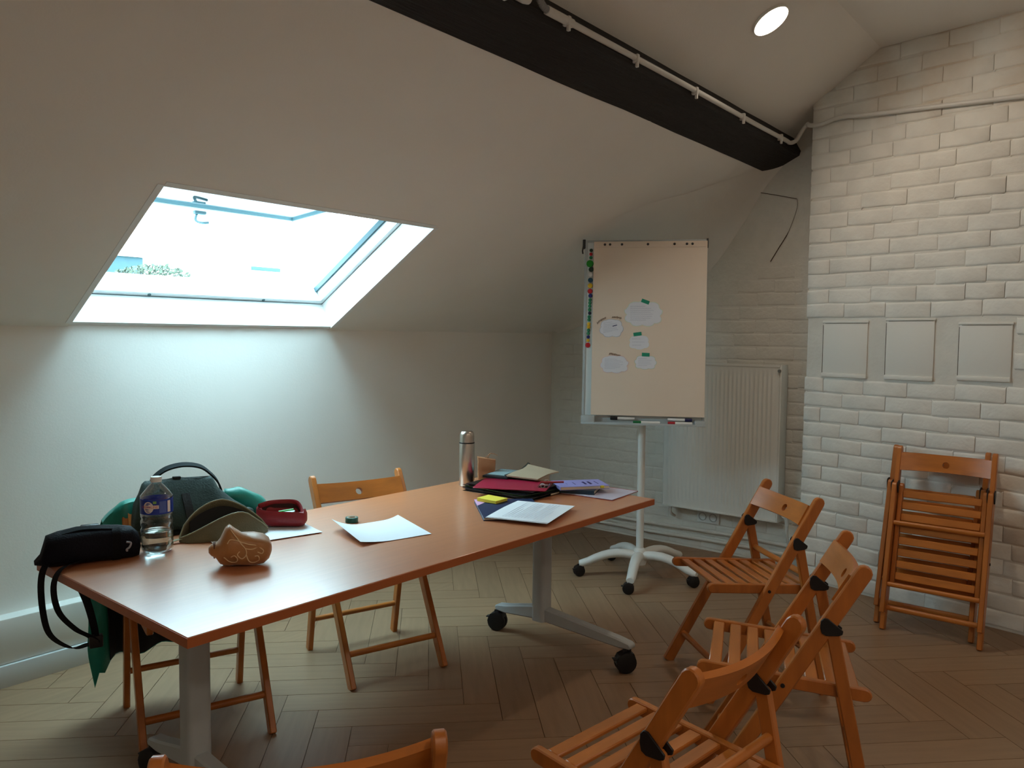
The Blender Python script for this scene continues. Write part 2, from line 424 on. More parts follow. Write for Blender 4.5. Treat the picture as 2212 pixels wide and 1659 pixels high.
# ---- skylight
win = bpy.data.objects.new('window_1', None); C.objects.link(win); win.matrix_world = mwin; tag(win, 'open roof window in a white frame set in the sloped ceiling', None, None, 'structure')
M_lin = mat('white window lining', S(236, 238, 238), .5); M_frame = mat('white window frame', S(232, 236, 237), .35); M_gask = mat('grey window gasket', S(70, 100, 108), .5)
ND = .145; T = .018
def bpart(name, boxes, m, parent, bev=.002):
    b = MB()
    for lo, hi in boxes: b.box(lo, hi, bev=bev, seg=1)
    return b.build(name, m, parent)
for nm, lo, hi in (('lining_board', (-.03, SK0 - T, .006), (.004, SK1 + T, ND)), ('lining_board', (SKL - .006, SK0 + .006, -.002), (SKL + T, SK1 - .006, ND)),
                   ('lining_board', (.004, SK0 - T, -.002), (SKL, SK0 + .006, ND)), ('lining_board', (.004, SK1 - .006, -.002), (SKL, SK1 + T, ND))):
    bpart(nm, [(lo, hi)], M_lin, win, 0)
bpart('gasket', [((-.002, SK0 - .002, ND), (0.004, SK1 + .002, ND + .004)), ((0, SK1 - .004, ND), (SKL, SK1 + .002, ND + .004)), ((0, SK0 - .002, ND), (SKL, SK0 + .004, ND + .004))], M_gask, win, 0)
FI = .03
fr = bpart('frame', [((-.06, SK0 - .06, ND + .004), (FI, SK1 + .06, ND + .10)), ((SKL - FI, SK0 - .06, ND + .004), (SKL + .06, SK1 + .06, ND + .10)),
                ((FI, SK0 - .06, ND + .004), (SKL - FI, SK0 + FI, ND + .10)), ((FI, SK1 - FI, ND + .004), (SKL - FI, SK1 + .06, ND + .10))], M_frame, win)
bpart('gasket', [((FI, SK1 - FI - .012, ND + .06), (SKL - FI, SK1 - FI, ND + .085)), ((FI, SK0 + FI, ND + .06), (SKL - FI, SK0 + FI + .012, ND + .085))], M_gask, fr, 0)
for xx in (1.72, 2.30): MB().cyl((FI * .5, xx, ND + .001), (FI * .5, xx, ND + .007), .008, n=10).build('screw_cap', M_gask, fr)
# sash swung open, hinged at the top
SL = .90; SX0, SX1 = SK0 + .035, SK1 - .035
HA = R(26.5)
msash = Matrix.Translation((SKL - .03, 0, ND + .085)) @ Matrix.Rotation(math.pi + HA, 4, 'Y')
sash = bpart('sash', [((0, SX0, -.03), (.06, SX1, .02)), ((SL - .065, SX0, -.03), (SL, SX1, .02)), ((.06, SX0, -.03), (SL - .065, SX0 + .06, .02)), ((.06, SX1 - .06, -.03), (SL - .065, SX1, .02))], M_frame, win)
sash.matrix_basis = msash
def glass_mat():
    m = bpy.data.materials.new('window glass'); m.use_nodes = True; nt = m.node_tree; nt.nodes.clear(); o = nt.nodes.new('ShaderNodeOutputMaterial')
    t = nt.nodes.new('ShaderNodeBsdfTransparent'); t.inputs[0].default_value = (.93, .97, .97, 1); g = nt.nodes.new('ShaderNodeBsdfGlossy'); g.inputs['Roughness'].default_value = .02
    f = nt.nodes.new('ShaderNodeFresnel'); f.inputs[0].default_value = 1.45; x = nt.nodes.new('ShaderNodeMixShader')
    nt.links.new(f.outputs[0], x.inputs[0]); nt.links.new(t.outputs[0], x.inputs[1]); nt.links.new(g.outputs[0], x.inputs[2]); nt.links.new(x.outputs[0], o.inputs[0]); return m
M_glass = glass_mat()
bpart('pane', [((.055, SX0 + .055, -.002), (SL - .06, SX1 - .055, .004))], M_glass, sash, 0)
bpart('gasket', [((SL - .074, SX0 + .05, -.02), (SL - .064, SX1 - .05, .012)), ((.06, SX1 - .07, -.02), (SL - .065, SX1 - .06, .012)), ((SL, SX0, -.01), (SL + .008, SX1, .012))], M_gask, sash, 0)
hb = MB(); hb.box((SL - .045, 2.03, .02), (SL - .02, 2.09, .035), bev=.003); hb.tube(spline([(SL - .03, 2.045, .035), (SL - .01, 2.05, .06), (SL + .01, 2.09, .065), (SL + .012, 2.13, .06)], 4), .007, 8)
hb.build('handle', M_gask, sash)

# ---- outside, beyond the skylight
M_roofw = mat('pale rendered wall', S(236, 238, 236), .9, var=.03)
M_teal = mat('weathered teal cladding', S(40, 66, 72), .7, var=.08, scale=2)
M_ground = mat('street ground', S(120, 122, 120), .9, var=.1)
MB().box((-60, 5.2, -7.2), (90, 110, -7)).build('ground', M_ground, kind='structure', smooth=None)
nb = empty('neighbour_building', (12, 20, -7), label='white rendered building across the street seen low in the skylight', cat='building')
MB().box((-14, 0, 0), (26, 9, 9.62), bev=.04).build('wall', M_roofw, nb)
MB().box((-14.2, -.2, 9.62), (26.2, 9.2, 9.82), bev=.03).build('parapet', M_roofw, nb)
for k in range(6): MB().box((-10 + k * 4, -.06, 7.0), (-8.6 + k * 4, .05, 8.8), bev=.02).build('window', M_teal, nb)
th = empty('rooftop_house', (24.0, 34, -7), label='white rooftop house with a teal window strip beyond the skylight', cat='building')
MB().box((-2.4, 0, 0), (9, 6, 12.4), bev=.04).build('wall', M_roofw, th)
MB().box((-2.2, -.08, 11.42), (-.6, .05, 11.60), bev=.01).build('window', M_teal, th)
sh = empty('teal_shed', (17.4, 39, -7), label='pale teal clad building at the left edge of the skylight', cat='building')
MB().box((-5.5, 0, 0), (1.6, 5, 12.05), bev=.05).build('wall', M_teal, sh)
MB().box((-5.7, -.2, 12.05), (1.8, 5.2, 12.2), bev=.03).build('roof', M_roofw, sh)
tr = empty('street_tree', (17.2, 34.5, -7), label='leafy tree standing behind the white building outside the skylight', cat='tree')
b = MB(); b.tube([(0, 0, 0), (.1, 0, 4), (0, .1, 9), (.1, 0, 10.8)], [.3, .24, .16, .05], 8)
b.build('trunk', mat('tree bark', S(84, 70, 56), .9), tr)
M_leaf = mat('tree leaf', S(44, 54, 38), .7, objvar=.1)
b = MB(); rnd = random.Random(3)
for i in range(900):
    th_ = rnd.uniform(0, 6.283); rr = rnd.random() ** .5; cz = rnd.uniform(-1, 1)
    p = Vector((1.75 * rr * math.cos(th_) * math.sqrt(1 - cz * cz * .8), 1.8 * rr * math.sin(th_), 10.75 + .62 * cz * math.sqrt(max(0, 1 - rr * rr * .6))))
    a = Vector((rnd.gauss(0, 1), rnd.gauss(0, 1), rnd.gauss(0, 1))).normalized() * .12; c2 = a.orthogonal().normalized() * .08
    b.raw([p - a, p + c2, p + a, p - c2], [(0, 1, 2, 3)])
b.build('crown', M_leaf, tr, smooth=None)

# ================================================================== LAMPS
M_lampring = mat('white lamp housing', S(230, 228, 222), .4)
M_bulb = mat('glowing lamp face', (1.0, .86, .70, 1), .4, emit=38)
def downlight(loc, normal, label, watts, group=None, r=.078):
    n = Vector(normal).normalized(); ex = n.orthogonal().normalized(); ey = n.cross(ex)
    e = bpy.data.objects.new('ceiling_spotlight', None); C.objects.link(e); e.matrix_world = frame(loc, ex, ey, n)
    tag(e, label, 'lamp', group)
    MB().lathe([(r * .96, .0), (r * 1.0, .012), (r * 1.05, .012), (r * 1.06, .0), (r * 1.06, -.004), (r * .96, -.004)], 32).build('housing', M_lampring, e)
    MB().lathe([(0, .011), (r * .6, .0105), (r * .96, .006), (r * .96, .0), (0, -.002)], 32).build('lens', M_bulb, e)
    ld = bpy.data.lights.new('spot_glow', 'SPOT'); ld.energy = watts; ld.color = (1, .84, .66); ld.shadow_soft_size = .05; ld.spot_size = R(168); ld.spot_blend = .6
    lo = bpy.data.objects.new('spot_glow', ld); C.objects.link(lo); lo.parent = e; lo.matrix_basis = Matrix.Translation((0, 0, .03)) @ Matrix.Rotation(math.pi, 4, 'X')
    return e
n2 = (0, -SA, -CA)
LY = 1.36; lz = slope_z(LY, OFF2)
downlight((3.42, LY, lz), n2, 'round glowing ceiling spotlight above the black beam', LAMP_W)
downlight((.5, -.55, CEIL), (0, 0, -1), 'unseen ceiling spotlight added as warm fill behind the row of chairs', LAMP_W, None)  # this and the next two: unseen spotlights added to warm the sloped ceiling
downlight((2.0, -1.4, CEIL), (0, 0, -1), 'unseen ceiling spotlight added as warm fill in the middle of the flat ceiling', LAMP_W, None)
downlight((-.9, -1.2, CEIL), (0, 0, -1), 'unseen ceiling spotlight added as warm fill at the back of the room', LAMP_W, None)

# ================================================================== CHAIRS
CW, YT, ZTOP, YF, YR, SY, SZ = .200, -.2156, .7645, .2133, -.2634, .2057, .4497
def st_y(z): return YF + (YT - YF) * z / ZTOP
def strip2d(p0, p1, wd, r0=True, r1=True, k=6):
    """outline of a bar from p0 to p1 (2D), width wd, ends rounded or square"""
    a = Vector(p0); b = Vector(p1); t = (b - a).normalized(); n = Vector((-t.y, t.x)) * wd / 2; out = []
    def end(c, d, rnd_):
        if not rnd_: return [c + (n if d > 0 else -n), c + (-n if d > 0 else n)]
        res = []
        for i in range(k + 1):
            th = math.pi / 2 - math.pi * i / k
            res.append(c + t * d * (math.cos(th) * wd / 2) + n * (math.sin(th) if d > 0 else -math.sin(th)))
        return res
    return [tuple(v) for v in end(b, 1, r1) + end(a, -1, r0)]
def back_plate(nu=18):
    """curved back rest with a round hole; local u across, v along the stile, w backwards"""
    half = CW - .008; bm = MB(); hw, hr = .03, .0155
    def top(u): return .045 - .006 * (u / half) ** 2
    def bot(u): return -.045 + .010 * (1 - (u / half) ** 2)
    def bow(u): return .033 * (1 - (u / half) ** 2)
    xs_ = [-half + (half - hw) * i / 7 for i in range(8)] + [hw + (half - hw) * i / 7 for i in range(8)]
    faces2d = []; pts = []
    def add(u, v): pts.append((u, v)); return len(pts) - 1
    cols = []
    vN = 5
    for u in xs_: cols.append([add(u, bot(u) + (top(u) - bot(u)) * j / (vN - 1)) for j in range(vN)])
    for i in list(range(7)) + list(range(8, 15)):
        for j in range(vN - 1): faces2d.append((cols[i][j], cols[i + 1][j], cols[i + 1][j + 1], cols[i][j + 1]))
    A, B = cols[7], cols[8]
    midb = [add(-hw / 3, bot(0)), add(hw / 3, bot(0))]; midt = [add(hw / 3, top(0)), add(-hw / 3, top(0))]
    ring = [A[0]] + midb + B + midt + [A[4], A[3], A[2], A[1]]
    circ = []
    for idx in ring:
        a = math.atan2(pts[idx][1], pts[idx][0]); circ.append(add(hr * math.cos(a), hr * math.sin(a)))
    n = len(ring)
    for i in range(n): faces2d.append((ring[i], ring[(i + 1) % n], circ[(i + 1) % n], circ[i]))
    th = .016
    V = [bm.bm.verts.new((u, v, bow(u))) for u, v in pts]; W = [bm.bm.verts.new((u, v, bow(u) + th)) for u, v in pts]
    from collections import Counter
    ec = Counter()
    for f in faces2d:
        bm.bm.faces.new([V[i] for i in f]); bm.bm.faces.new([W[i] for i in f][::-1])
        for a, b_ in zip(f, f[1:] + f[:1]): ec[(a, b_)] += 1
    for (a, b_), c_ in list(ec.items()):
        if (b_, a) not in ec: bm.bm.faces.new((V[b_], V[a], W[a], W[b_]))
    return bm
def bracket_outline():
    return [(a * .86, b * .70) for a, b in [(-.030, -.030), (-.034, -.016), (-.026, -.006), (.006, .034), (.018, .037), (.028, .026), (.032, 0), (.030, -.022), (.018, -.032), (-.018, -.034)]]
def chair_parts(parent, stile, short, seat, back, dowels, brk):
    for s in (-1, 1):
        MB().prism(strip2d(stile[0], stile[1], .042, False, True), .022, 'x', s * CW - .011, bev=.003).build('leg', M_wood, parent)
        MB().prism(strip2d(short[0], short[1], .034, False, True), .022, 'x', s * CW - .011, bev=.003).build('rear_leg', M_wood, parent)
        MB().prism(strip2d(seat[0], seat[1], .036, True, True), .020, 'x', s * (CW - .024) - .010, bev=.003).build('seat_rail', M_wood, parent)
        b = MB(); oc, ori = brk; c_, s_ = math.cos(ori), math.sin(ori)
        poly = [(oc[0] + a * c_ - bb * s_, oc[1] + a * s_ + bb * c_) for a, bb in bracket_outline()]
        b.prism(poly, .005, 'x', s * CW + (.0112 if s > 0 else -.0162), bev=.0012); b.prism(poly, .005, 'x', s * CW + (-.0162 if s > 0 else .0112), bev=.0012)
        b.build('hinge_bracket', M_black, parent)
        bp_ = seat[2]
        MB().cyl((s * (CW + .011), bp_[0], bp_[1]), (s * (CW + .0145), bp_[0], bp_[1]), .006, n=10).build('bolt', M_black, parent)
    # slats
    a = Vector(seat[0]); d = Vector(seat[1]) - a; ln = d.length; d.normalize(); up = Vector((-d.y, d.x)) * seat[3]
    nS = 8; pitch = (ln - .01) / nS
    for i in range(nS):
        c_ = a + d * (.005 + pitch * (i + .5)) + up * .009
        mt = frame((0, c_.x, c_.y), (1, 0, 0), (0, d.x, d.y), (0, -d.y, d.x))
        MB().box((-(CW - .035), -.0172, -.006), (CW - .035, .0172, .006), bev=.003, mtx=mt, seg=1).build('slat', M_woodx, parent)
    o = back_plate(); mt = frame((0, back[0][0], back[0][1]), (1, 0, 0), (0, back[1][0], back[1][1]), (0, back[2][0], back[2][1]))
    bmesh.ops.transform(o.bm, matrix=mt, verts=o.bm.verts); o.build('backrest', M_woodx, parent)
    for nm, (y, z), r, hx in dowels:
        MB().cyl((-hx, y, z), (hx, y, z), r, n=12).build(nm, M_woodx, parent)
def open_chair(loc, ang, label):
    e = empty('folding_chair', (loc[0], loc[1], 0), R(ang - 90), label, 'chair', 'orange wooden folding chairs')
    t = Vector((YT - YF, ZTOP)).normalized(); nb_ = Vector((-t.y, t.x))     # along stile, backwards
    k = Vector((st_y(.575), .575)) + Vector((-.036, -.008))
    rt = Vector((YR, 0)) - k; rt.normalize()
    bc = Vector((st_y(.605), .605)) + Vector((-.012, -.012))
    pin = (st_y(.416), .416)
    s0 = (SY - .012, SZ - .020); s1 = (-.232, SZ - .045)
    back = (Vector((st_y(.693), .693)) + nb_ * (-.018), t, nb_)
    sh = lambda z: k.x + (YR - k.x) * (1 - z / k.y)
    chair_parts(e, ((YF, 0), (YT, ZTOP - .02)), ((YR, 0), tuple(k)), (s0, s1, pin, -1), back,
                [('stretcher', (st_y(.115), .115), .0125, CW - .008), ('rear_stretcher', (sh(.14), .14), .0115, CW - .008), ('seat_dowel', (sh(.475), .475), .0115, CW - .008), ('pivot_dowel', (sh(.385), .385), .010, CW - .012)], (tuple(bc), R(-8)))
    return e
open_chair((2.17, 2.479), -106.87, 'wooden folding chair facing the camera behind the middle of the table')
open_chair((1.406, 2.547), -108.78, 'wooden folding chair under the table with backpack and teal jacket on it')
open_chair((2.997, 1.255), 139.0, 'wooden folding chair farthest back beside the radiator, facing the flipchart')
open_chair((2.298, .849), 112.34, 'middle wooden folding chair of the three in a row, slats seen lengthwise')
open_chair((1.526, .817), 83.12, 'nearest wooden folding chair in the right row, its curved back towards us')
open_chair((.819, 1.111), 51.02, 'foreground wooden folding chair cut off by the bottom edge of the picture')

def folded_chair(foot, rz, lean, label):
    """flat folded chair; local y = thickness towards the viewer, z up along the chair"""
    L = .877
    e = bpy.data.objects.new('folding_chair', None); C.objects.link(e)
    e.matrix_world = Matrix.Translation(foot) @ Matrix.Rotation(rz, 4, 'Z') @ Matrix.Rotation(lean, 4, 'X')
    tag(e, label, 'chair', 'orange wooden folding chairs')
    s = lambda v: L - v       # distance from top -> height
    chair_parts(e, ((0, 0), (0, L - .02)), ((.036, s(.80)), (.036, s(.20))), ((0.004, s(.20)), (.004, s(.655)), (-.0, s(.50)), 1),
                (Vector((.018, s(.075))), Vector((0, 1)), Vector((-1, 0))),
                [('stretcher', (0, s(.775)), .0125, CW - .008), ('rear_stretcher', (.036, s(.665)), .0115, CW - .008), ('seat_dowel', (.036, s(.375)), .0115, CW - .008)], ((.022, s(.20)), R(60)))
    return e
def fold_at(f0, f1, lean, label):
    a, b = Vector(f0), Vector(f1); d = (b - a).normalized()      # left foot -> right foot as seen
    rz = math.atan2(d.y, d.x) + math.pi
    folded_chair((a + b) / 2, rz, lean, label)
fold_at((3.952, .942, 0), (3.955, .542, 0), R(14.5), 'folded wooden chair leaning on the brick pier, front one of the pair')
fold_at((4.030, .988, 0), (4.030, .588, 0), R(17.5), 'folded wooden chair leaning on the brick pier, behind the front one')

# ================================================================== TABLE
TX, TY, TL, TW, TANG, ZT = .8992, 1.6714, 2.0834, .9005, -.0178, .6748
tb = empty('meeting_table', (TX, TY, 0), TANG, 'long orange beech-laminate table on grey T-legs with black castors', 'table')
top = MB().box((0, 0, ZT - .026), (TL, TW, ZT), bev=.0015, seg=1).build('tabletop', M_table, tb)
MB().prism([(-.0012, -.0012), (TL + .0012, -.0012), (TL + .0012, TW + .0012), (-.0012, TW + .0012)], .0235, 'z', ZT - .0255).build('edge_band', M_tedge, top)
CB = .4243
def rrect(cx, cy, hx, hy, r, k=4):
    out = []
    for sx, sy, a0 in ((1, 1, 0), (-1, 1, 90), (-1, -1, 180), (1, -1, 270)):
        for i in range(k + 1):
            a = R(a0 + 90 * i / k); out.append((cx + sx * (hx - r) + r * math.cos(a), cy + sy * (hy - r) + r * math.sin(a)))
    return out
def castor(parent, x, y, r, wdt, top_z, ang):
    e = bpy.data.objects.new('castor', None); C.objects.link(e); e.parent = parent; e.location = (x, y, 0); e.rotation_euler = (0, 0, ang)
    o = r * .35
    for s in (-1, 1):
        b = MB(); mt = Matrix.Translation((-o, s * wdt * .28, r)) @ Matrix.Rotation(math.pi / 2, 4, 'X')
        b.lathe([(0, -wdt * .2), (r * .8, -wdt * .2), (r * .97, -wdt * .15), (r, -wdt * .05), (r, wdt * .05), (r * .97, wdt * .15), (r * .8, wdt * .2), (0, wdt * .2)], 24, mtx=mt)
        b.build('wheel', M_rubber, e)
    b = MB(); b.box((-o - r * .35, -wdt * .09, r * .6), (o * .6, wdt * .09, top_z - .004), bev=.002); b.cyl((0, 0, r), (0, 0, top_z + .01), r * .22, n=10)
    b.prism([(-o - r * 1.02, r), (-o - r * .7, r * 1.75), (-o, r * 2.06), (r * .35, r * 1.9), (r * .5, r * 1.5)], wdt * .84, 'y', -wdt * .42)
    b.box((-o - r * 1.25, -wdt * .25, r * 1.3), (-o - r * .8, wdt * .25, r * 1.42), bev=.002)
    b.build('fork', M_black, e); return e
for a, cc, cang in ((.2388, .4243, (-40, -75)), (TL - .2286, .4243, (-38, -72))):
    MB().prism(rrect(a, cc, .036, .034, .018), ZT - .026 - .108, 'z', .108).build('leg_column', M_grey, tb)
    MB().box((a - .05, cc - .22, ZT - .046), (a + .05, cc + .22, ZT - .026), bev=.004).build('mounting_plate', M_grey, tb)
    f0, f1 = -.0282, .6652
    prof = [(f0 - .015, .098), (f0 - .022, .112), (f0 - .012, .124), (f0 + .05, .134), (cc - .04, .168), (cc + .04, .168), (f1 - .05, .134), (f1 + .012, .124), (f1 + .022, .112), (f1 + .015, .098), (f1 - .04, .094), (cc + .05, .108), (cc - .05, .108), (f0 + .04, .094)]
    MB().prism(prof, .044, 'x', a - .022, bev=.006).build('foot', M_grey, tb)
    castor(tb, a, f0, .043, .052, .098, R(cang[0])); castor(tb, a, f1, .043, .052, .098, R(cang[1]))

# ================================================================== FLIPCHART
FX, FY = 3.92, 2.235; FH = R(29.7)
fc = empty('flipchart_stand', (FX, FY, 0), FH - math.pi / 2, 'white mobile flipchart stand on a five-arm castor base', 'flipchart')
# local: x = right as seen, y = away from the viewer
MB().cyl((0, .0, .12), (0, 0, 1.02), .021, n=20).build('pole', M_white, fc)
MB().lathe([(0, .07), (.036, .07), (.042, .09), (.042, .13), (.034, .155), (.023, .165), (0, .165)], 24).build('hub', M_white, fc)
for k in range(5):
    wa = R(-158 + 72 * k) - (FH - math.pi / 2); d = Vector((math.cos(wa), math.sin(wa), 0))
    b = MB(); path = []
    for i in range(9):
        t = i / 8; path.append(d * (.015 + .315 * t) + Vector((0, 0, .118 + .022 * math.sin(math.pi * min(1, t * 1.1)) - .045 * t * t)))
    path.append(d * .345 + Vector((0, 0, .072)))
    b.tube(path, [.031, .031, .030, .030, .029, .028, .027, .026, .025, .020], 12, sx=.85)
    b.build('base_arm', M_white, fc)
    castor(fc, d.x * .335, d.y * .335, .031, .044, .074, -(FH - math.pi / 2) + R(-60 + 25 * (k % 3)))
tilt = Matrix.Translation((0, -.055, .876)) @ Matrix.Rotation(R(-3.8), 4, 'X')
BW, BH = .677, 1.032
M_board = mat('white lacquered board', S(214, 222, 222), .3); M_alu = mat('light grey board frame', S(176, 184, 186), .4); M_dark = mat('dark grey plastic', S(52, 54, 58), .5)
def fpart(mbld, name, m, parent=fc, **k):
    bmesh.ops.transform(mbld.bm, matrix=tilt, verts=mbld.bm.verts); return mbld.build(name, m, parent, **k)
b = MB(); b.box((-BW / 2 + .012, -.004, .01), (BW / 2 - .012, .008, BH - .01)); fpart(b, 'board', M_board)
for xa in (-BW / 2, BW / 2 - .016):
    b = MB(); b.box((xa, -.008, 0), (xa + .016, .012, BH), bev=.002); fpart(b, 'side_rail', M_alu)
b = MB(); b.box((-BW / 2, -.006, BH - .012), (BW / 2, .014, BH + .002), bev=.003); fpart(b, 'top_rail', M_alu)
b = MB(); b.box((-BW / 2 + .15, .012, .2), (BW / 2 - .15, .05, .32), bev=.004); b.box((-.03, .012, .0), (.03, .055, .5), bev=.004); fpart(b, 'back_bracket', M_alu)
# paper clamp with bolts
b = MB(); b.box((-.285, -.0300, BH - .044), (.333, -.0270, BH - .012), bev=.001); fpart(b, 'clamp_bar', mat('clamp bar painted', S(224, 206, 188), .7))
for x in (-.225, -.196, -.130, .013, .158, .225, .255):
    b = MB(); b.lathe([(0, .006), (.004, .006), (.007, .002), (.007, 0)], 12, mtx=Matrix.Translation((x, -.0300, BH - .027)) @ Matrix.Rotation(math.pi / 2, 4, 'X')); fpart(b, 'clamp_bolt', M_dark)
# hook arm folded at the top left, end cap right
b = MB(); b.box((-BW / 2 - .012, -.012, BH - .045), (-BW / 2 + .004, .016, BH + .006), bev=.002); b.tube([(-BW / 2 - .008, -.012, BH - .03), (-BW / 2 - .012, -.016, BH - .06), (-BW / 2 - .010, -.012, BH - .075)], .004, 8); fpart(b, 'hook_arm', M_dark)
b = MB(); b.box((BW / 2 - .006, -.014, BH - .045), (BW / 2 + .004, .014, BH + .006), bev=.002); fpart(b, 'end_cap', M_dark)
# pen tray
b = MB(); b.box((-BW / 2, -.055, -.002), (BW / 2 + .002, -.006, .003), bev=.001); b.box((-BW / 2, -.057, -.002), (BW / 2 + .002, -.0545, .010), bev=.001); b.box((-BW / 2, -.055, 0), (-BW / 2 + .075, -.006, .047), bev=.004); b.box((BW / 2 - .055, -.055, 0), (BW / 2 + .002, -.006, .03), bev=.004)
b.box((-BW / 2 + .07, -.012, .002), (BW / 2 - .05, -.006, .035)); fpart(b, 'pen_tray', M_alu)
# paper pad (a thing hanging on the stand)
mworld_fc = Matrix.Translation((FX, FY, 0)) @ Matrix.Rotation(FH - math.pi / 2, 4, 'Z') @ tilt
def on_board(o): o.matrix_world = mworld_fc @ o.matrix_world; return o
PX0, PX1, PZ0, PZ1 = -.286, .336, .050, BH - .010
M_paper = mat('cream flipchart paper', S(226, 207, 188), .8, var=.015, scale=3)
b = MB(); rows = []
for i in range(13):
    z = PZ0 + (PZ1 - PZ0) * i / 12; rows.append([(PX0 + (PX1 - PX0) * j / 8, -.0175 - .006 * (1 - i / 12) ** 2 + .0008 * math.sin(j * 1.3), z) for j in range(9)])
b.grid(rows)
pad = b.build('paper_pad', M_paper, label='large blank cream paper pad clipped to the flipchart', cat='paper pad'); on_board(pad)
solidify(pad, .010, 1)
# handwriting scribbles directly on the pad above two notes
M_ink = mat('brown marker ink', S(70, 50, 36), .8); M_ink2 = mat('faint violet pen ink', S(150, 146, 172), .9); M_bluem = mat('navy marker', S(42, 52, 96), .7)
def scribble(path2, amp, step, seed, th=.0012, y=-.0262):
    rnd = random.Random(seed); out = []
    p = [Vector((a, b_)) for a, b_ in path2]
    ln = sum((p[i + 1] - p[i]).length for i in range(len(p) - 1)); n = int(ln / step); acc = []
    for i in range(n + 1):
        d = ln * i / n
        for j in range(len(p) - 1):
            l = (p[j + 1] - p[j]).length
            if d <= l or j == len(p) - 2:
                t = (p[j + 1] - p[j]).normalized(); acc.append((p[j] + t * d, t)); break
            d -= l
    return [Vector((c.x - t.y * (amp * (1 if k % 2 else -1) * rnd.uniform(.4, 1)), y, c.y + t.x * (amp * (1 if k % 2 else -1) * rnd.uniform(.4, 1)))) for k, (c, t) in enumerate(acc)]
def bx_(px): return (px - 1257) / 272 * BW - BW / 2          # picture column -> board x
def bz_(py): return (916 - py) / 399 * BH                     # picture row -> board z
def onpad(x, z):
    f = max(0, min(1, (z - PZ0) / (PZ1 - PZ0))); return -.0175 - .006 * (1 - f) ** 2 - .0105
for pth, sd in (([(1289, 698), (1299, 690), (1308, 686)], 1), ([(1322, 684), (1332, 685), (1343, 687)], 2), ([(1317, 764), (1329, 765), (1341, 769)], 3)):
    q_ = [(bx_(a), bz_(c_)) for a, c_ in pth]
    b = MB(); b.tube(scribble(q_, .0075, .0036, sd, y=onpad(0, q_[0][1]) - .0005), .0014, 4); o = b.build('lettering', M_ink, pad); 
# cloud-shaped notes
def cloud(cx, cy, hx, hy, bumps, seed, flat_top=False):
    rnd = random.Random(seed); out = []; n = 96
    for i in range(n):
        a = 2 * math.pi * i / n; sq = 1 / max(.001, (abs(math.cos(a)) ** 3.0 + abs(math.sin(a)) ** 3.0) ** (1 / 3.0))
        lob = 1 + .15 * abs(math.sin(bumps * a / 2 + seed)) ** .8 * (1 if math.sin(a) < .3 else .45) - .08
        out.append((cx + hx * math.cos(a) * sq * lob, cy + hy * math.sin(a) * sq * lob))
    return out
M_note = mat('white note paper', S(222, 222, 228), .8)
notes = [
    (1391, 676, 40, 27, 9, S(206, 216, 196), 'large cloud-shaped note with green tape, top of the notes on the flipchart', (1395, 651, 18, 20), 8, M_ink2),
    (1321, 708, 25, 19, 7, S(176, 186, 200), 'cloud-shaped note with a blue dash, left on the flipchart under scribbled letters', None, 7, M_ink2),
    (1383, 738, 22, 16, 6, S(218, 206, 170), 'small cloud-shaped note with green tape in the middle of the flipchart notes', (1379, 721, 18, -8), 3, M_ink2),
    (1329, 786, 30, 19, 8, S(222, 190, 192), 'pink-edged cloud-shaped note at the lower left of the flipchart notes', None, 8, M_ink2),
    (1398, 781, 23, 15, 8, S(182, 204, 176), 'green-edged cloud-shaped note with tape at the lower right of the flipchart', (1398, 765, 17, 2), 5, M_ink2)]
M_tape = mat('green washi tape', S(28, 140, 110), .6)
for k, (px, py, hx, hy, bu, ec, lab, tape, nl, ink) in enumerate(notes):
    sx = BW / 272; sz = BH / 399; x, z = bx_(px), bz_(py); y = onpad(x, z)
    e = bpy.data.objects.new('cloud_note', None); C.objects.link(e); e.matrix_world = mworld_fc @ Matrix.Translation((x, y, z)); tag(e, lab, 'note', 'cloud notes on the flipchart')
    MB().prism(cloud(0, 0, hx * sx * 1.0, hy * sz * 1.0, bu, k + 1), .0006, 'y', -.0008).build('coloured_edge', mat('note edge %d' % k, ec, .8), e, smooth=None)
    MB().prism(cloud(0, 0, hx * sx * .965, hy * sz * .955, bu, k + 1), .0006, 'y', -.0015).build('paper', M_note, e, smooth=None)
    b = MB()
    for i in range(nl):
        zz = hy * sz * (.62 - 1.24 * (i + .5) / nl); wv = hx * sx * (.72 if i not in (0, nl - 1) else .5) * random.uniform(.8, 1)
        b.tube(scribble([(-hx * sx * .72, zz), (-hx * sx * .72 + 2 * wv * .95, zz + (.008 if k == 1 else 0))], .0022, .0026, 40 + k * 10 + i, y=-.0018), .00045, 3)
    b.build('handwriting', ink, e)
    if k == 1: MB().box((.008, -.0024, .006), (.034, -.0016, .010), mtx=Matrix.Rotation(R(-14), 4, 'Y')).build('marker_dash', M_bluem, e)
    if tape:
        tx_, ty_, tl, ta_ = tape
        MB().box((-tl / 2 * sx, -.0028, -.010), (tl / 2 * sx, -.0018, .010), mtx=Matrix.Translation(((tx_ - px) * sx, 0, -(ty_ - py) * sz)) @ Matrix.Rotation(R(ta_), 4, 'Y')).build('tape_strip', M_tape, e)
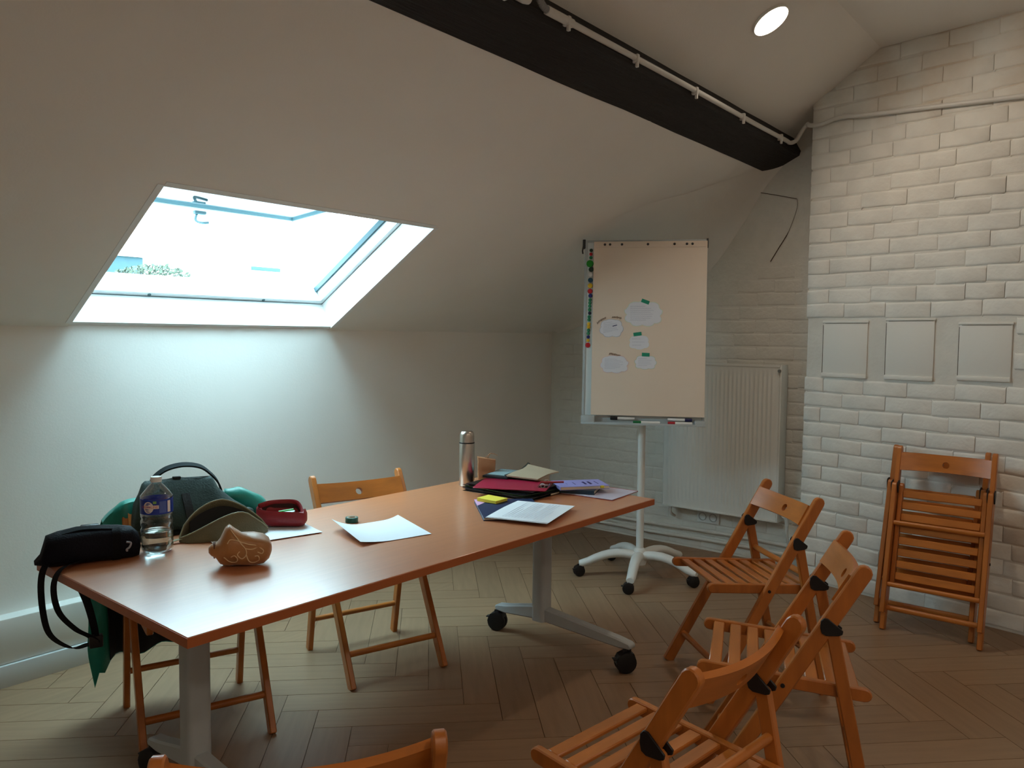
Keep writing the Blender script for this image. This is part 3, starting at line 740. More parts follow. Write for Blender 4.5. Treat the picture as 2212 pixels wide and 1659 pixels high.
# magnets on the strip beside the pad
MC = {'dark green': S(24, 62, 54), 'red': S(186, 24, 36), 'green': S(22, 122, 82), 'bright green': S(22, 150, 44), 'white': S(222, 226, 228), 'petrol blue': S(26, 82, 108), 'yellow': S(226, 182, 32), 'blue': S(20, 34, 112), 'navy': S(22, 44, 72)}
mags = [(210, 'dark green', .0095, .258), (240, 'red', .0095, .257), (268, 'green', .0095, .257), (315, 'bright green', .0205, .250), (360, 'dark green', .0145, .261), (401, 'white', .0135, .257), (445, 'petrol blue', .0140, .256), (489, 'yellow', .0140, .256), (532, 'red', .0140, .255), (568, 'blue', .0115, .258),
        (600, 'green', .0092, .257), (624, 'green', .0092, .256), (650, 'green', .0092, .255), (678, 'green', .0096, .254), (705, 'navy', .0096, .255), (734, 'green', .0096, .252), (758, 'green', .0096, .251), (790, 'yellow', .0100, .250), (814, 'yellow', .0100, .249), (840, 'green', .0094, .249), (865, 'green', .0094, .247), (893, 'blue', .0096, .248), (920, 'yellow', .0088, .246), (957, 'red', .0145, .245)]
ords = ['topmost', 'second', 'third', 'fourth', 'fifth', 'sixth', 'seventh', 'eighth', 'ninth', 'tenth', 'eleventh', 'twelfth', 'thirteenth', 'fourteenth', 'fifteenth', 'sixteenth', 'seventeenth', 'eighteenth', 'nineteenth', 'twentieth', 'twenty-first', 'twenty-second', 'twenty-third', 'lowest']
for k, (cy, cn, rr, cxn) in enumerate(mags):
    px = 1200 + cxn * 1000 / 3.607; py = 480 + cy / 3.607
    b = MB(); b.lathe([(0, .0075), (rr * .7, .0075), (rr * .92, .006), (rr, .003), (rr, 0), (0, 0)], 20)
    size = 'large' if rr > .018 else ('medium' if rr > .0112 else 'small')
    lab = '%s %s round magnet, %s%s on the flipchart edge' % (size, cn, ords[k], '' if k in (0, len(mags) - 1) else ' from the top')
    o = b.build('magnet', mat('magnet ' + cn, MC[cn], .35), label=lab, cat='magnet', group='magnets on the flipchart edge')
    o.matrix_world = mworld_fc @ Matrix.Translation((bx_(px), -.0045, bz_(py))) @ Matrix.Rotation(math.pi / 2, 4, 'X')
# markers lying in the tray
def marker(x0, x1, z, y, capcol, capleft, lab):
    e = bpy.data.objects.new('whiteboard_marker', None); C.objects.link(e); tag(e, lab, 'marker', 'markers in the pen tray')
    ln = x1 - x0; e.matrix_world = mworld_fc @ Matrix.Translation(((x0 + x1) / 2, y, z)) @ Matrix.Rotation(math.pi / 2 if capleft else -math.pi / 2, 4, 'Y') @ Matrix.Rotation(0, 4, 'Z')
    # local z points to the cap's opposite end
    MB().lathe([(0, -ln / 2 + ln * .3), (.0085, -ln / 2 + ln * .3), (.0085, ln / 2 - .003), (.0075, ln / 2), (0, ln / 2)], 14).build('barrel', mat('white marker barrel', S(226, 226, 224), .4), e)
    MB().lathe([(0, -ln / 2), (.008, -ln / 2), (.0095, -ln / 2 + .004), (.0095, -ln / 2 + ln * .3), (0, -ln / 2 + ln * .3)], 14).build('cap', mat('marker cap ' + str(capcol[:3]), capcol, .4), e)
marker(bx_(1322), bx_(1376), .0335, -.022, S(20, 18, 24), True, 'whiteboard marker with black cap at the left of the tray')
marker(bx_(1373), bx_(1432), .0135, -.040, S(10, 112, 62), True, 'whiteboard marker with green cap in the tray')
marker(bx_(1449), bx_(1502), .0330, -.022, S(18, 26, 84), False, 'whiteboard marker with blue cap above the red-capped one')
marker(bx_(1449), bx_(1502), .0135, -.040, S(160, 16, 32), True, 'whiteboard marker with red cap at the right of the tray')

# ================================================================== RADIATOR
ra = empty('radiator', (XF - .13, 2.062, 0), 0, 'white panel radiator hung on the far brick wall behind the flipchart', 'radiator')
RY0, RY1, RZ0, RZ1 = -.37, .372, .280, 1.206
b = MB(); nrib = 26; prof = []
yy = RY0 + .028; wdt = (RY1 - .02 - yy) / nrib
prof.append((RY0, 0)); 
for i in range(nrib):
    y = yy + i * wdt
    prof += [(y, 0), (y + wdt * .22, -.009), (y + wdt * .5, -.009), (y + wdt * .72, 0)]
prof.append((RY1, 0))
zs = [RZ0 + .012, RZ0 + .05, RZ0 + .075, RZ1 - .075, RZ1 - .05, RZ1 - .012]; rows = []
for k, z in enumerate(zs): rows.append([(-(d if 2 <= k <= 3 else 0) * -1 if False else (d if 2 <= k <= 3 else 0), y, z) for y, d in prof])
V = b.grid(rows)
b.build('front_panel', M_rad, ra, smooth=50)
MB().box((.001, RY0 + .004, RZ0 + .008), (.02, RY1 - .004, RZ1 - .008), bev=.004).build('panel_body', M_rad, ra)
MB().box((.075, RY0 + .004, RZ0 + .02), (.095, RY1 - .004, RZ1 - .02), bev=.004).build('back_panel', M_rad, ra)
b = MB(); b.box((-.001, RY0 - .012, RZ0), (.10, RY0, RZ1 + .004), bev=.003); b.build('side_panel', M_rad, ra)
MB().box((-.001, RY1, RZ0), (.10, RY1 + .004, RZ1 + .004), bev=.002).build('side_panel', M_rad, ra)
MB().box((-.003, RY0, RZ0), (.004, RY1, RZ0 + .012), bev=.002).build('bottom_seam', M_rad, ra)
b = MB(); b.box((-.003, RY0, RZ1 - .012), (.004, RY1, RZ1 + .004), bev=.002)
for i in range(36): b.box((.004, RY0 + .01 + i * .0203, RZ1 - .004), (.096, RY0 + .013 + i * .0203, RZ1 + .002))
b.build('top_grille', M_rad, ra)
b = MB(); b.cyl((-.014, RY0 - .0, RZ1 - .03), (0, RY0 - .0, RZ1 - .03), .009, n=12); b.build('vent_plug', mat('brushed valve metal', S(150, 150, 146), .35, metal=.8), ra)
b = MB(); b.cyl((.05, RY0 - .012, RZ0 + .045), (.05, RY0 - .045, RZ0 + .045), .012, n=12); b.cyl((.05, RY0 - .045, RZ0 + .045), (.05, RY0 - .05, RZ0 - .02), .011, n=12); b.cyl((.01, RY0 - .045, RZ0 + .045), (.05, RY0 - .045, RZ0 + .045), .014, n=14)
b.tube(spline([(.05, RY0 - .05, RZ0 - .02), (.06, RY0 - .05, .2), (.085, RY0 - .052, .13), (.09, RY0 - .052, .075)], 5), .009, 8); b.build('valve', M_rad, ra)
b = MB(); b.tube(spline([(.05, RY1 - .03, RZ0 + .01), (.05, RY1 - .03, .235), (.07, RY1 - .03, .215), (.10, RY1 - .035, .20)], 5), .010, 8); b.build('outlet_pipe', M_rad, ra)
# heating pipes along the far wall (one continuous painted run each)
pz = lambda z, x=XF - .026: [(x, y, z + .006 * math.sin(y * 4)) for y in [1.56 + i * .12 for i in range(16)]]
MB().tube(pz(.128), .012, 10).build('heating_pipe', M_brick, label='upper white painted heating pipe along the foot of the brick wall', cat='pipe', group='heating pipes')
MB().tube(pz(.072), .012, 10).build('heating_pipe', M_brick, label='lower white painted heating pipe along the foot of the brick wall', cat='pipe', group='heating pipes')
# double socket under the radiator
so = empty('wall_socket', (XF - .008, 2.17, .221), 0, 'white double power socket on the brick wall under the radiator', 'socket')
MB().box((-.012, -.075, -.04), (.004, .075, .04), bev=.004).build('plate', M_white, so)
for s in (-1, 1):
    MB().lathe([(.026, .0), (.026, .004), (.022, .004), (.020, -.008), (0, -.008)], 20, mtx=Matrix.Translation((-.013, s * .036, 0)) @ Matrix.Rotation(-math.pi / 2, 4, 'Y')).build('outlet', mat('socket outlet grey', S(176, 178, 176), .5), so)  # outlets in a plain grey, darker than the white plate

# ================================================================== PANELS AND CONDUITS
M_panel = mat('white painted panel', S(224, 223, 217), .6, bump=.05, bscale=80)
pl = ['leftmost smooth white painted panel on the brick pier', 'middle one of the three white painted panels on the brick pier', 'rightmost white painted panel on the brick pier']
for (a, z0, c_, z1), lab in zip(panels, pl):
    e = bpy.data.objects.new('wall_panel', None); C.objects.link(e); e.matrix_world = mp_; tag(e, lab, 'panel', 'painted panels on the pier')
    MB().box((a, z0, -.004), (c_, z1, .008), bev=.002).build('plate', M_panel, e)
    b = MB(); b.box((a - .004, z0 - .004, .0), (c_ + .002, z0 + .020, .016), bev=.006); b.build('bottom_ledge', M_panel, e)
    b = MB(); b.box((a - .006, z1, .0), (c_ + .006, z1 + .014, .012), bev=.005); b.build('top_lip', M_panel, e)
    MB().box((a - .002, z0 + .02, .0), (a - .0008, z1 - .01, .0085)).build('seam', M_crack, e)
    MB().box((a + .01, z1 - .0025, .0), (c_ - .005, z1 - .001, .0088)).build('seam', M_crack, e)
# conduit along the beam, over to the pier
fn = Vector((-.856, .517)); base = Vector((1.657, 2.457)) + fn * .013
def pp(s, z, d=.0): v = Vector((PX, PY, 0)) + pdir * s + pnor * d; return (v.x, v.y, z)
cd = empty('conduit', (2.19, base.x, base.y), 0, 'white plastic conduit along the black beam bending onto the brick pier', 'conduit')
o0 = Vector((2.19, base.x, base.y))
path = [(2.28, base.x, base.y), (3.2, base.x, base.y + .002), (4.0, base.x, base.y - .002), (4.40, base.x, base.y), (4.47, base.x - .004, base.y - .004), (4.51, base.x - .025, base.y + .015), (4.50, base.x - .06, base.y + .06), (4.48, 1.55, 2.55), pp(-.012, 2.535, .022), pp(.06, 2.528, .024), pp(.16, 2.545, .024), pp(.3, 2.528, .024), pp(.65, 2.50, .024), pp(1.05, 2.468, .024), pp(1.6, 2.43, .024)]
MB().tube([v - o0 for v in spline(path, 6)], .0115, 10).build('tube', M_conduit, cd)
MB().cyl((0, 0, 0), (.15, 0, 0), .0155, n=14).build('sleeve', M_conduit, cd)
for x in (2.31, 2.78, 3.30, 3.82, 4.33):
    b = MB(); b.box((x - 2.19 - .009, -.015, -.017), (x - 2.19 + .009, .015, .015), bev=.004); b.box((x - 2.19 - .006, -.013, -.036), (x - 2.19 + .006, -.001, -.014), bev=.002); b.build('clip', M_conduit, cd)
fx = MB(); pts = [v - o0 for v in spline([(2.20, base.x, base.y), (2.17, base.x - .002, base.y + .004), (2.13, base.x - .012, base.y + .022), (2.10, base.x - .03, base.y + .055), (2.09, base.x - .045, base.y + .09)], 9)]
fx.tube(pts, [.013 if i % 2 else .0105 for i in range(len(pts))], 10); fx.build('corrugated_hose', M_flex, cd)
cd2 = empty('conduit', (2.10, base.x, base.y), 0, 'thick white conduit ending with a rounded cap high on the black beam', 'conduit')
b = MB(); b.tube([(-2.2, 0, .0), (-.12, 0, 0), (-.03, 0, 0), (-.008, 0, 0), (0, 0, 0)], [.019, .019, .019, .015, .006], 14); b.build('tube', M_conduit, cd2)
b = MB(); b.box((-.155, -.022, -.022), (-.13, .022, .022), bev=.004); b.box((-.15, -.018, -.046), (-.135, -.002, -.02), bev=.002); b.build('clip', M_conduit, cd2)

# ================================================================== THINGS ON THE TABLE
ZB = ZT + .0008
def loopse(cx, cy, cz, hx, hy, e, n=28, ax='x', zsq=None):
    """superellipse loop in the plane normal to ax; hx,hy half sizes"""
    out = []
    for i in range(n):
        a = 2 * math.pi * i / n; c_, s_ = math.cos(a), math.sin(a)
        u = hx * math.copysign(abs(c_) ** e, c_); v = hy * math.copysign(abs(s_) ** e, s_)
        out.append((cx, cy + u, cz + v) if ax == 'x' else (cx + u, cy + v, cz))
    return out
def slab(name, loc, rz, sx, sy, th, m, parent=None, bev=.001, **k):
    return MB().box((-sx / 2, -sy / 2, 0), (sx / 2, sy / 2, th), bev=bev, seg=1).build(name, m, parent, **k)

# ---- water bottle
bo = empty('water_bottle', (1.204, 2.414, ZB), 0, 'half-full clear plastic water bottle with blue label and white cap', 'bottle')
def pet_mat():
    m = bpy.data.materials.new('clear bottle plastic'); m.use_nodes = True; nt = m.node_tree; nt.nodes.clear(); o = nt.nodes.new('ShaderNodeOutputMaterial')
    t = nt.nodes.new('ShaderNodeBsdfTransparent'); t.inputs[0].default_value = (.90, .95, .95, 1); g = nt.nodes.new('ShaderNodeBsdfGlossy'); g.inputs['Roughness'].default_value = .08
    f = nt.nodes.new('ShaderNodeLayerWeight'); f.inputs[0].default_value = .35; x = nt.nodes.new('ShaderNodeMixShader')
    nt.links.new(f.outputs['Facing'], x.inputs[0]); nt.links.new(t.outputs[0], x.inputs[1]); nt.links.new(g.outputs[0], x.inputs[2]); nt.links.new(x.outputs[0], o.inputs[0]); return m
M_pet = pet_mat()
M_water = mat('water', (.93, .98, .97, 1), .01, trans=1, ior=1.33)
BR = .0475
prof = [(0, .006), (.018, .004), (.030, 0), (.039, .003), (BR, .012), (BR, .026), (BR - .002, .030), (BR, .034), (BR, .05), (BR - .002, .054), (BR, .058), (BR, .075), (BR - .003, .082), (BR, .089), (BR, .102), (BR - .003, .109), (BR, .116), (BR, .124)]
prof += [(BR - .001, .126), (BR - .001, .172), (BR, .174), (BR, .180), (.036, .194), (.025, .208), (.0165, .216), (.0145, .220), (.0135, .226)]
MB().lathe(prof, 40).build('bottle_body', M_pet, bo, smooth=60)
wp = [(0, .0075), (.030, .003), (BR - .004, .013), (BR - .002, .026), (BR - .004, .030), (BR - .002, .034), (BR - .002, .05), (BR - .004, .054), (BR - .002, .058), (BR - .002, .068), (0, .068)]
MB().lathe(wp, 40).build('water', M_water, bo, smooth=60)
MB().lathe([(.0165, .222), (.0165, .236), (.0155, .238), (0, .238)], 28).build('cap', M_white, bo)
M_lab = mat('blue bottle label', S(20, 52, 150), .35)
lb = MB().lathe([(BR + .0003, .1265), (BR + .0006, .1265), (BR + .0006, .1715), (BR + .0003, .1715)], 48).build('label_band', M_lab, bo)
def text_mesh(txt, size):
    cu = bpy.data.curves.new('txt', 'FONT'); cu.body = txt; cu.size = size; cu.align_x = 'CENTER'; cu.align_y = 'CENTER'; cu.resolution_u = 3
    o = bpy.data.objects.new('txt', cu); C.objects.link(o); dg = bpy.context.evaluated_depsgraph_get(); me = bpy.data.meshes.new_from_object(o.evaluated_get(dg)); bpy.data.objects.remove(o); return me
vb = math.atan2(-2.425, -1.195)                      # direction from the bottle to the viewer
def wrap(me, ang, z, r):
    bb = bmesh.new(); bb.from_mesh(me); bmesh.ops.subdivide_edges(bb, edges=[e for e in bb.edges if e.calc_length() > .004], cuts=2)
    for v in bb.verts:
        a = ang + v.co.x / r; v.co = Vector((r * math.cos(a), r * math.sin(a), z + v.co.y))
    bb.to_mesh(me); bb.free(); return me
def wrapped(name, me, m, ang, z, r):
    o = bpy.data.objects.new(name, wrap(me, ang, z, r)); o.data.materials.append(m); C.objects.link(o); o.parent = lb; return o
def flat_poly(pts):
    b = MB(); b.raw([(x, y, 0) for x, y in pts], [tuple(range(len(pts)))]); bmesh.ops.triangulate(b.bm, faces=b.bm.faces); bmesh.ops.subdivide_edges(b.bm, edges=b.bm.edges[:], cuts=2); me = b.mesh('p', None); return me
M_lw = mat('label white', S(222, 216, 214), .4); M_lr = mat('label red', S(206, 84, 64), .4); M_lg = mat('label green', S(120, 170, 90), .4); M_ll = mat('label light blue', S(76, 100, 176), .4)
wrapped('label_oval', flat_poly([(.016 * math.cos(R(a)), .018 * math.sin(R(a))) for a in range(0, 360, 15)]), M_lw, vb - .52, .149, BR + .001)
wrapped('label_tab', flat_poly([(-.012, -.005), (.012, -.005), (.012, .006), (-.012, .006)]), M_lw, vb - .12, .150, BR + .0011)
wrapped('label_text', text_mesh('CRISTALINE', .0098), M_lr, vb - .46, .150, BR + .0016)
wrapped('label_patch', flat_poly([(-.005, -.004), (.005, -.004), (.005, .004), (-.005, .004)]), M_lg, vb - .12, .1645, BR + .0011)
wrapped('label_patch', flat_poly([(-.011, -.018), (.011, -.018), (.011, .018), (-.011, .018)]), M_ll, vb + .38, .149, BR + .0011)
wrapped('label_barcode', flat_poly([(-.0055, -.018), (.0055, -.018), (.0055, .018), (-.0055, .018)]), M_lw, vb + .80, .149, BR + .0012)

# ---- black waist bag on the table corner, strap hanging down
M_navy = mat('black-navy nylon', S(11, 12, 22), .75, var=.15, scale=20, bump=.3, bscale=180, spec=.2)
M_strap = mat('black webbing strap', S(13, 13, 17), .8, bump=.3, bscale=300, spec=.2)
A0, A1 = Vector((.900, 2.520, 0)), Vector((1.165, 2.430, 0)); d = (A1 - A0).normalized(); nrm_ = Vector((-d.y, d.x, 0))
wb = bpy.data.objects.new('waist_bag', None); C.objects.link(wb); wb.matrix_world = frame((*((A0 + A1) / 2).to_2d(), ZB), d, nrm_, (0, 0, 1)); tag(wb, 'black nylon waist bag lying on the left rear table corner, strap hanging', 'bag')
loops = []
for i, (x, hy, h, e, zc) in enumerate([(-.150, .012, .012, .9, .012), (-.135, .035, .030, .8, .020), (-.120, .052, .082, .6, .042), (-.09, .060, .093, .55, .047), (-.04, .063, .098, .55, .050), (.02, .063, .099, .55, .050), (.07, .060, .094, .55, .048), (.108, .054, .086, .55, .044), (.126, .042, .064, .65, .035), (.134, .014, .022, .9, .028)]):
    lp = loopse(x, 0, zc, hy, h / 2, e, 28)
    loops.append([(a + .004 * nz((a * 30, b_ * 30, c_ * 30)), b_ + .006 * nz((a * 22, b_ * 22 + 5, c_ * 22)), max(0.0005, c_ + .006 * nz((a * 18 + 9, b_ * 18, c_ * 18)))) for a, b_, c_ in lp])
MB().loft(loops).build('bag_body', M_navy, wb, smooth=80)
def seam_at(x, hy, h, e, zc, t0, t1, k=14, off=.003):
    out = []
    for i in range(k + 1):
        a = R(t0 + (t1 - t0) * i / k); c_, s_ = math.cos(a), math.sin(a)
        out.append((x, math.copysign(abs(c_) ** e, c_) * (hy + off), zc + math.copysign(abs(s_) ** e, s_) * (h / 2 + off)))
    return out
MB().ribbon(seam_at(.062, .060, .094, .55, .048, 110, 250), (1, 0, 0), .022, .003).build('side_band', M_strap, wb)
MB().tube(spline([(-.11, -.045, .066), (-.05, -.05, .082), (.03, -.05, .083), (.10, -.04, .070)], 6), .0035, 6).build('zip', M_strap, wb)
b = MB(); b.tube(spline([(.088, -.062, .056), (.100, -.064, .052), (.096, -.066, .040), (.088, -.066, .034), (.090, -.064, .028)], 6), .003, 6); b.build('zip_pull', mat('grey zip pull', S(150, 150, 160), .4), wb)
b = MB(); b.box((-.03, -.015, .097), (.02, .01, .108), bev=.004); b.build('buckle', M_black, wb)
b = MB(); b.ribbon(spline([(-.08, -.02, .094), (-.03, -.02, .103), (.03, -.03, .101), (.09, -.02, .088), (.13, .0, .05)], 6), (0, 1, .2), .026, .003); b.build('top_strap', M_strap, wb)
# hanging loop: from under the bag's left end over the table's left edge (world -> local)
inv = wb.matrix_world.inverted()
Wp = lambda L_: [inv @ Vector(v) for v in L_]
b = MB(); b.ribbon(spline(Wp([(.955, 2.50, ZB + .012), (.905, 2.475, ZB + .012), (.882, 2.455, ZT - .03), (.882, 2.445, ZT - .12), (.895, 2.43, ZT - .185), (.935, 2.395, ZT - .222), (.975, 2.36, ZT - .215)]), 6), (.5, -.8, .15), .028, .0025); b.build('hanging_strap', M_strap, wb)
b = MB(); b.ribbon(spline(Wp([(.985, 2.44, ZB + .012), (.918, 2.405, ZB + .010), (.890, 2.388, ZT - .03), (.895, 2.372, ZT - .10), (.93, 2.355, ZT - .155), (.965, 2.345, ZT - .185), (.985, 2.345, ZT - .205)]), 6), (.5, -.8, .3), .026, .0025); b.build('hanging_strap', M_strap, wb)
b = MB(); b.ribbon(spline(Wp([(1.00, 2.535, ZB + .025), (1.005, 2.575, ZB + .006), (1.01, 2.588, ZT - .02), (1.005, 2.54, ZT - .045), (.99, 2.43, ZT - .09), (.984, 2.36, ZT - .16), (.984, 2.345, ZT - .21)]), 6), (.5, -.8, .3), .030, .0025); b.build('hanging_strap', M_strap, wb)
q0 = inv @ Vector((.984, 2.346, ZT - .205)); b = MB(); b.box((q0.x - .018, q0.y - .012, q0.z - .018), (q0.x + .018, q0.y + .012, q0.z + .018), bev=.004); b.build('strap_buckle', M_black, wb)

# ---- brown satin pouch with pale embroidery
M_satin = mat('golden-brown satin', S(164, 112, 62), .38, var=.12, scale=12, bump=.25, bscale=24, sheen=.3)
M_emb = mat('pale embroidery thread', S(216, 184, 142), .5)
A0, A1 = Vector((1.225, 2.135, 0)), Vector((1.372, 2.045, 0)); d = (A1 - A0).normalized(); nrm_ = Vector((-d.y, d.x, 0))
sp_ = bpy.data.objects.new('satin_pouch', None); C.objects.link(sp_); sp_.matrix_world = frame((*((A0 + A1) / 2).to_2d(), ZB), d, nrm_, (0, 0, 1)); tag(sp_, 'small golden-brown satin pouch with pale swirl embroidery, tied at its left end', 'pouch')
secs = [(-.092, .008, .016, .050), (-.084, .018, .034, .050), (-.072, .020, .044, .048), (-.060, .032, .076, .044), (-.045, .042, .112, .057), (-.034, .044, .122, .062), (-.020, .046, .110, .056), (.0, .047, .096, .049), (.035, .046, .088, .045), (.062, .042, .078, .043), (.078, .032, .058, .044), (.086, .010, .020, .048)]
loops = []
for x, hy, h, zc in secs:
    loops.append([(a, b_ + .008 * nz((a * 26, b_ * 26, c_ * 26)), max(.0005, c_ + (c_ - zc) * .10 * nz((a * 20 + 3, b_ * 20, c_ * 20)) + .006 * nz((a * 30, b_ * 30, 2)))) for a, b_, c_ in loopse(x, 0, zc, hy, h / 2, .95 if h > .1 else .8, 28)])
MB().loft(loops).build('pouch_body', M_satin, sp_, smooth=80)
MB().tube([(-.076, .0205 * math.cos(t), .049 + .0225 * math.sin(t)) for t in [i * .3926 for i in range(16)]], .003, 6, closed=True).build('tie_cord', mat('brown cord', S(90, 52, 34), .7), sp_)
def on_pouch(x, t):
    # front face point: t = height 0..1
    for (x0, hy0, h0, z0), (x1, hy1, h1, z1) in zip(secs, secs[1:]):
        if x0 <= x <= x1:
            f = (x - x0) / (x1 - x0); hy = hy0 + (hy1 - hy0) * f; h = h0 + (h1 - h0) * f; zc = z0 + (z1 - z0) * f; break
    sn = max(-.97, min(.97, (t - .5) * 2)); a = math.asin(math.copysign(abs(sn) ** (1 / .8), sn))
    y = -hy * abs(math.cos(a)) ** .8; z = zc + h / 2 * sn
    return Vector((x, y + .008 * nz((x * 26, y * 26, z * 26)) - .0005, z + (z - zc) * .10 * nz((x * 20 + 3, y * 20, z * 20)) + .006 * nz((x * 30, y * 30, 2))))
def swirl(pts): return [on_pouch(x, t) for x, t in [(v.x, v.y) for v in spline([(a, b_, 0) for a, b_ in pts], 7)]]
sw = [[(-.03, .95), (-.01, .80), (.01, .62), (.012, .42), (.0, .30), (-.012, .38), (-.006, .5)], [(.012, .42), (.02, .22), (.035, .14), (.048, .22), (.046, .36), (.036, .36)], [(-.05, .30), (-.036, .16), (-.018, .16), (-.012, .26), (-.02, .34), (-.03, .28)],
      [(-.04, .62), (-.025, .72), (.005, .78), (.04, .72), (.06, .58), (.056, .46), (.044, .50)], [(.01, .62), (.03, .60), (.045, .66)]]
for s_ in sw: MB().tube(swirl(s_), .0017, 5).build('embroidery', M_emb, sp_)

# ---- olive case lying open
M_olive = mat('olive canvas', S(98, 92, 66), .8, var=.1, scale=16, bump=.3, bscale=220, sheen=.2); M_olin = mat('black case lining', S(20, 20, 20), .8); M_olpipe = mat('pale olive piping', S(132, 126, 98), .7)
A0, A1 = Vector((1.303, 2.463, 0)), Vector((1.573, 2.368, 0)); d = (A1 - A0).normalized(); nrm_ = Vector((-d.y, d.x, 0))
oc = bpy.data.objects.new('canvas_case', None); C.objects.link(oc); oc.matrix_world = frame((*((A0 + A1) / 2).to_2d(), ZB), d, nrm_, (0, 0, 1)); tag(oc, 'olive green canvas pencil case gaping open in front of the backpack', 'pencil case')
LN = (A1 - A0).length
def case_side(sgn, hfun, yfun, ylow):
    rows = []
    for i in range(17):
        t = i / 16; x = -LN / 2 + LN * t; h = hfun(t); row = []
        for j in range(8):
            v = j / 7; y = ylow(t) * (1 - v) ** 1.6 + yfun(t) * (1 - (1 - v) ** 1.6) + sgn * .012 * math.sin(math.pi * v) * math.sin(math.pi * t)
            row.append((x, y + .003 * nz((x * 30, v * 3, 4)), .001 + h * v))
        rows.append(row)
    return rows
tp = lambda t: math.sin(math.pi * min(1, max(0, t))) ** .65
fh = lambda t: .012 + .080 * (tp(t) * (0.25 + .75 * min(1, t * 1.5))) * (1 - .35 * max(0, t - .75) / .25)
bh = lambda t: .014 + .106 * tp(t) * (1 - .25 * max(0, t - .5) / .5)
fy = lambda t: -.030 * tp(t) ** .8; by = lambda t: .040 * tp(t) ** .8
fl_ = lambda t: -.048 * tp(t) ** .6; bl_ = lambda t: .050 * tp(t) ** .6
for nm, rows in (('front_wall', case_side(-1, fh, fy, fl_)), ('back_wall', case_side(1, bh, by, bl_))):
    b = MB(); b.grid(rows); o = b.build(nm, M_olive, oc, smooth=180); solidify(o, .003)
    MB().tube([r_[-1] for r_ in rows], .003, 6).build('rim_piping', M_olpipe, oc)
b = MB(); rows = []
for i in range(17):
    t = i / 16; x = -LN / 2 + LN * t; rows.append([(x, fl_(t) + (bl_(t) - fl_(t)) * j / 4, .001 + .004 * math.sin(math.pi * j / 4)) for j in range(5)])
b.grid(rows); solidify(b.build('bottom', M_olive, oc, smooth=180), .002)
b = MB(); rows = []
for i in range(13):
    t = .12 + .68 * i / 12; x = -LN / 2 + LN * t; rows.append([(x, by(t) * .80 - .004 - .02 * (1 - j / 4), .006 + (bh(t) * .80) * j / 4) for j in range(5)])
b.grid(rows); solidify(b.build('inner_pocket', M_olin, oc, smooth=180), .002)
b = MB(); b.ribbon(spline([(-LN / 2 + .01, 0, .012), (-LN / 2 - .03, -.01, .008), (-LN / 2 - .06, -.03, .004), (-LN / 2 - .075, -.05, .004)], 5), (0, 1, 0), .016, .002); b.build('end_loop', M_olpipe, oc)

# ---- red pencil case
M_red = mat('dark red leatherette', S(138, 26, 34), .45, var=.12, scale=14, bump=.15, bscale=40)
M_redin = mat('dark case inside', S(58, 30, 28), .8)
A0, A1 = Vector((1.585, 2.455, 0)), Vector((1.712, 2.335, 0)); d = (A1 - A0).normalized(); nrm_ = Vector((-d.y, d.x, 0))
rc = bpy.data.objects.new('red_pencil_case', None); C.objects.link(rc); rc.matrix_world = frame((*((A0 + A1) / 2).to_2d(), ZB + .0025), d, nrm_, (0, 0, .88)); tag(rc, 'dark red pencil case with its zip open on the white sheet', 'pencil case')
secs = [(-.086, .010, .030, .064), (-.080, .026, .056, .058), (-.066, .034, .076, .050), (-.03, .039, .080, .041), (.02, .041, .080, .040), (.06, .040, .076, .038), (.080, .034, .064, .036), (.088, .016, .034, .036)]
b = MB(); loops = []
for x, hy, h, zc in secs:
    lp = []
    for (a, y, z) in loopse(x, 0, zc, hy, h / 2, .8, 28):
        if -.072 < x < .07 and z > zc + .012 and abs(y) < hy * .75: z = zc + .012 - .012 * (1 - abs(y) / hy)      # the gaping opening
        lp.append((a, y + .003 * nz((a * 30, y * 30, z * 30)), max(.0005, z + .003 * nz((a * 24, y * 24, z * 24 + 5)))))
    loops.append(lp)
b.loft(loops).build('case_body', M_red, rc, smooth=80)
b = MB(); b.tube(spline([(-.078, -.004, .084), (-.05, .030, .088), (.0, .040, .090), (.045, .034, .088), (.066, .010, .072), (.072, -.012, .052)], 6), [.004] * 31, 6, sx=2.6); b.build('raised_flap', M_red, rc)
b = MB(); rows = []
for v in spline([(-.07, .020, .080), (-.05, .032, .086), (.0, .041, .088), (.045, .036, .084), (.062, .026, .070)], 5): rows.append([(v.x, v.y - .002, .052 + (v.z - .052) * j / 3) for j in range(4)])
b.grid(rows); solidify(b.build('inside_wall', M_redin, rc, smooth=180), .002)
b = MB(); b.ribbon(spline([(-.078, -.02, .078), (-.045, -.033, .064), (.0, -.036, .056), (.05, -.030, .050), (.072, -.014, .052)], 6), (0, .3, 1), .008, .002); b.build('zip', mat('maroon zip', S(84, 22, 28), .5), rc)
b = MB(); b.box((-.012, -.02, .050), (.052, .008, .058), bev=.002, mtx=Matrix.Rotation(R(-6), 4, 'Y')); b.build('eraser', mat('pale eraser', S(206, 226, 222), .5), rc)
MB().cyl((-.01, .0, .058), (.04, .012, .064), .005, n=8).build('green_pen', mat('bright green pen', S(60, 190, 90), .4), rc)

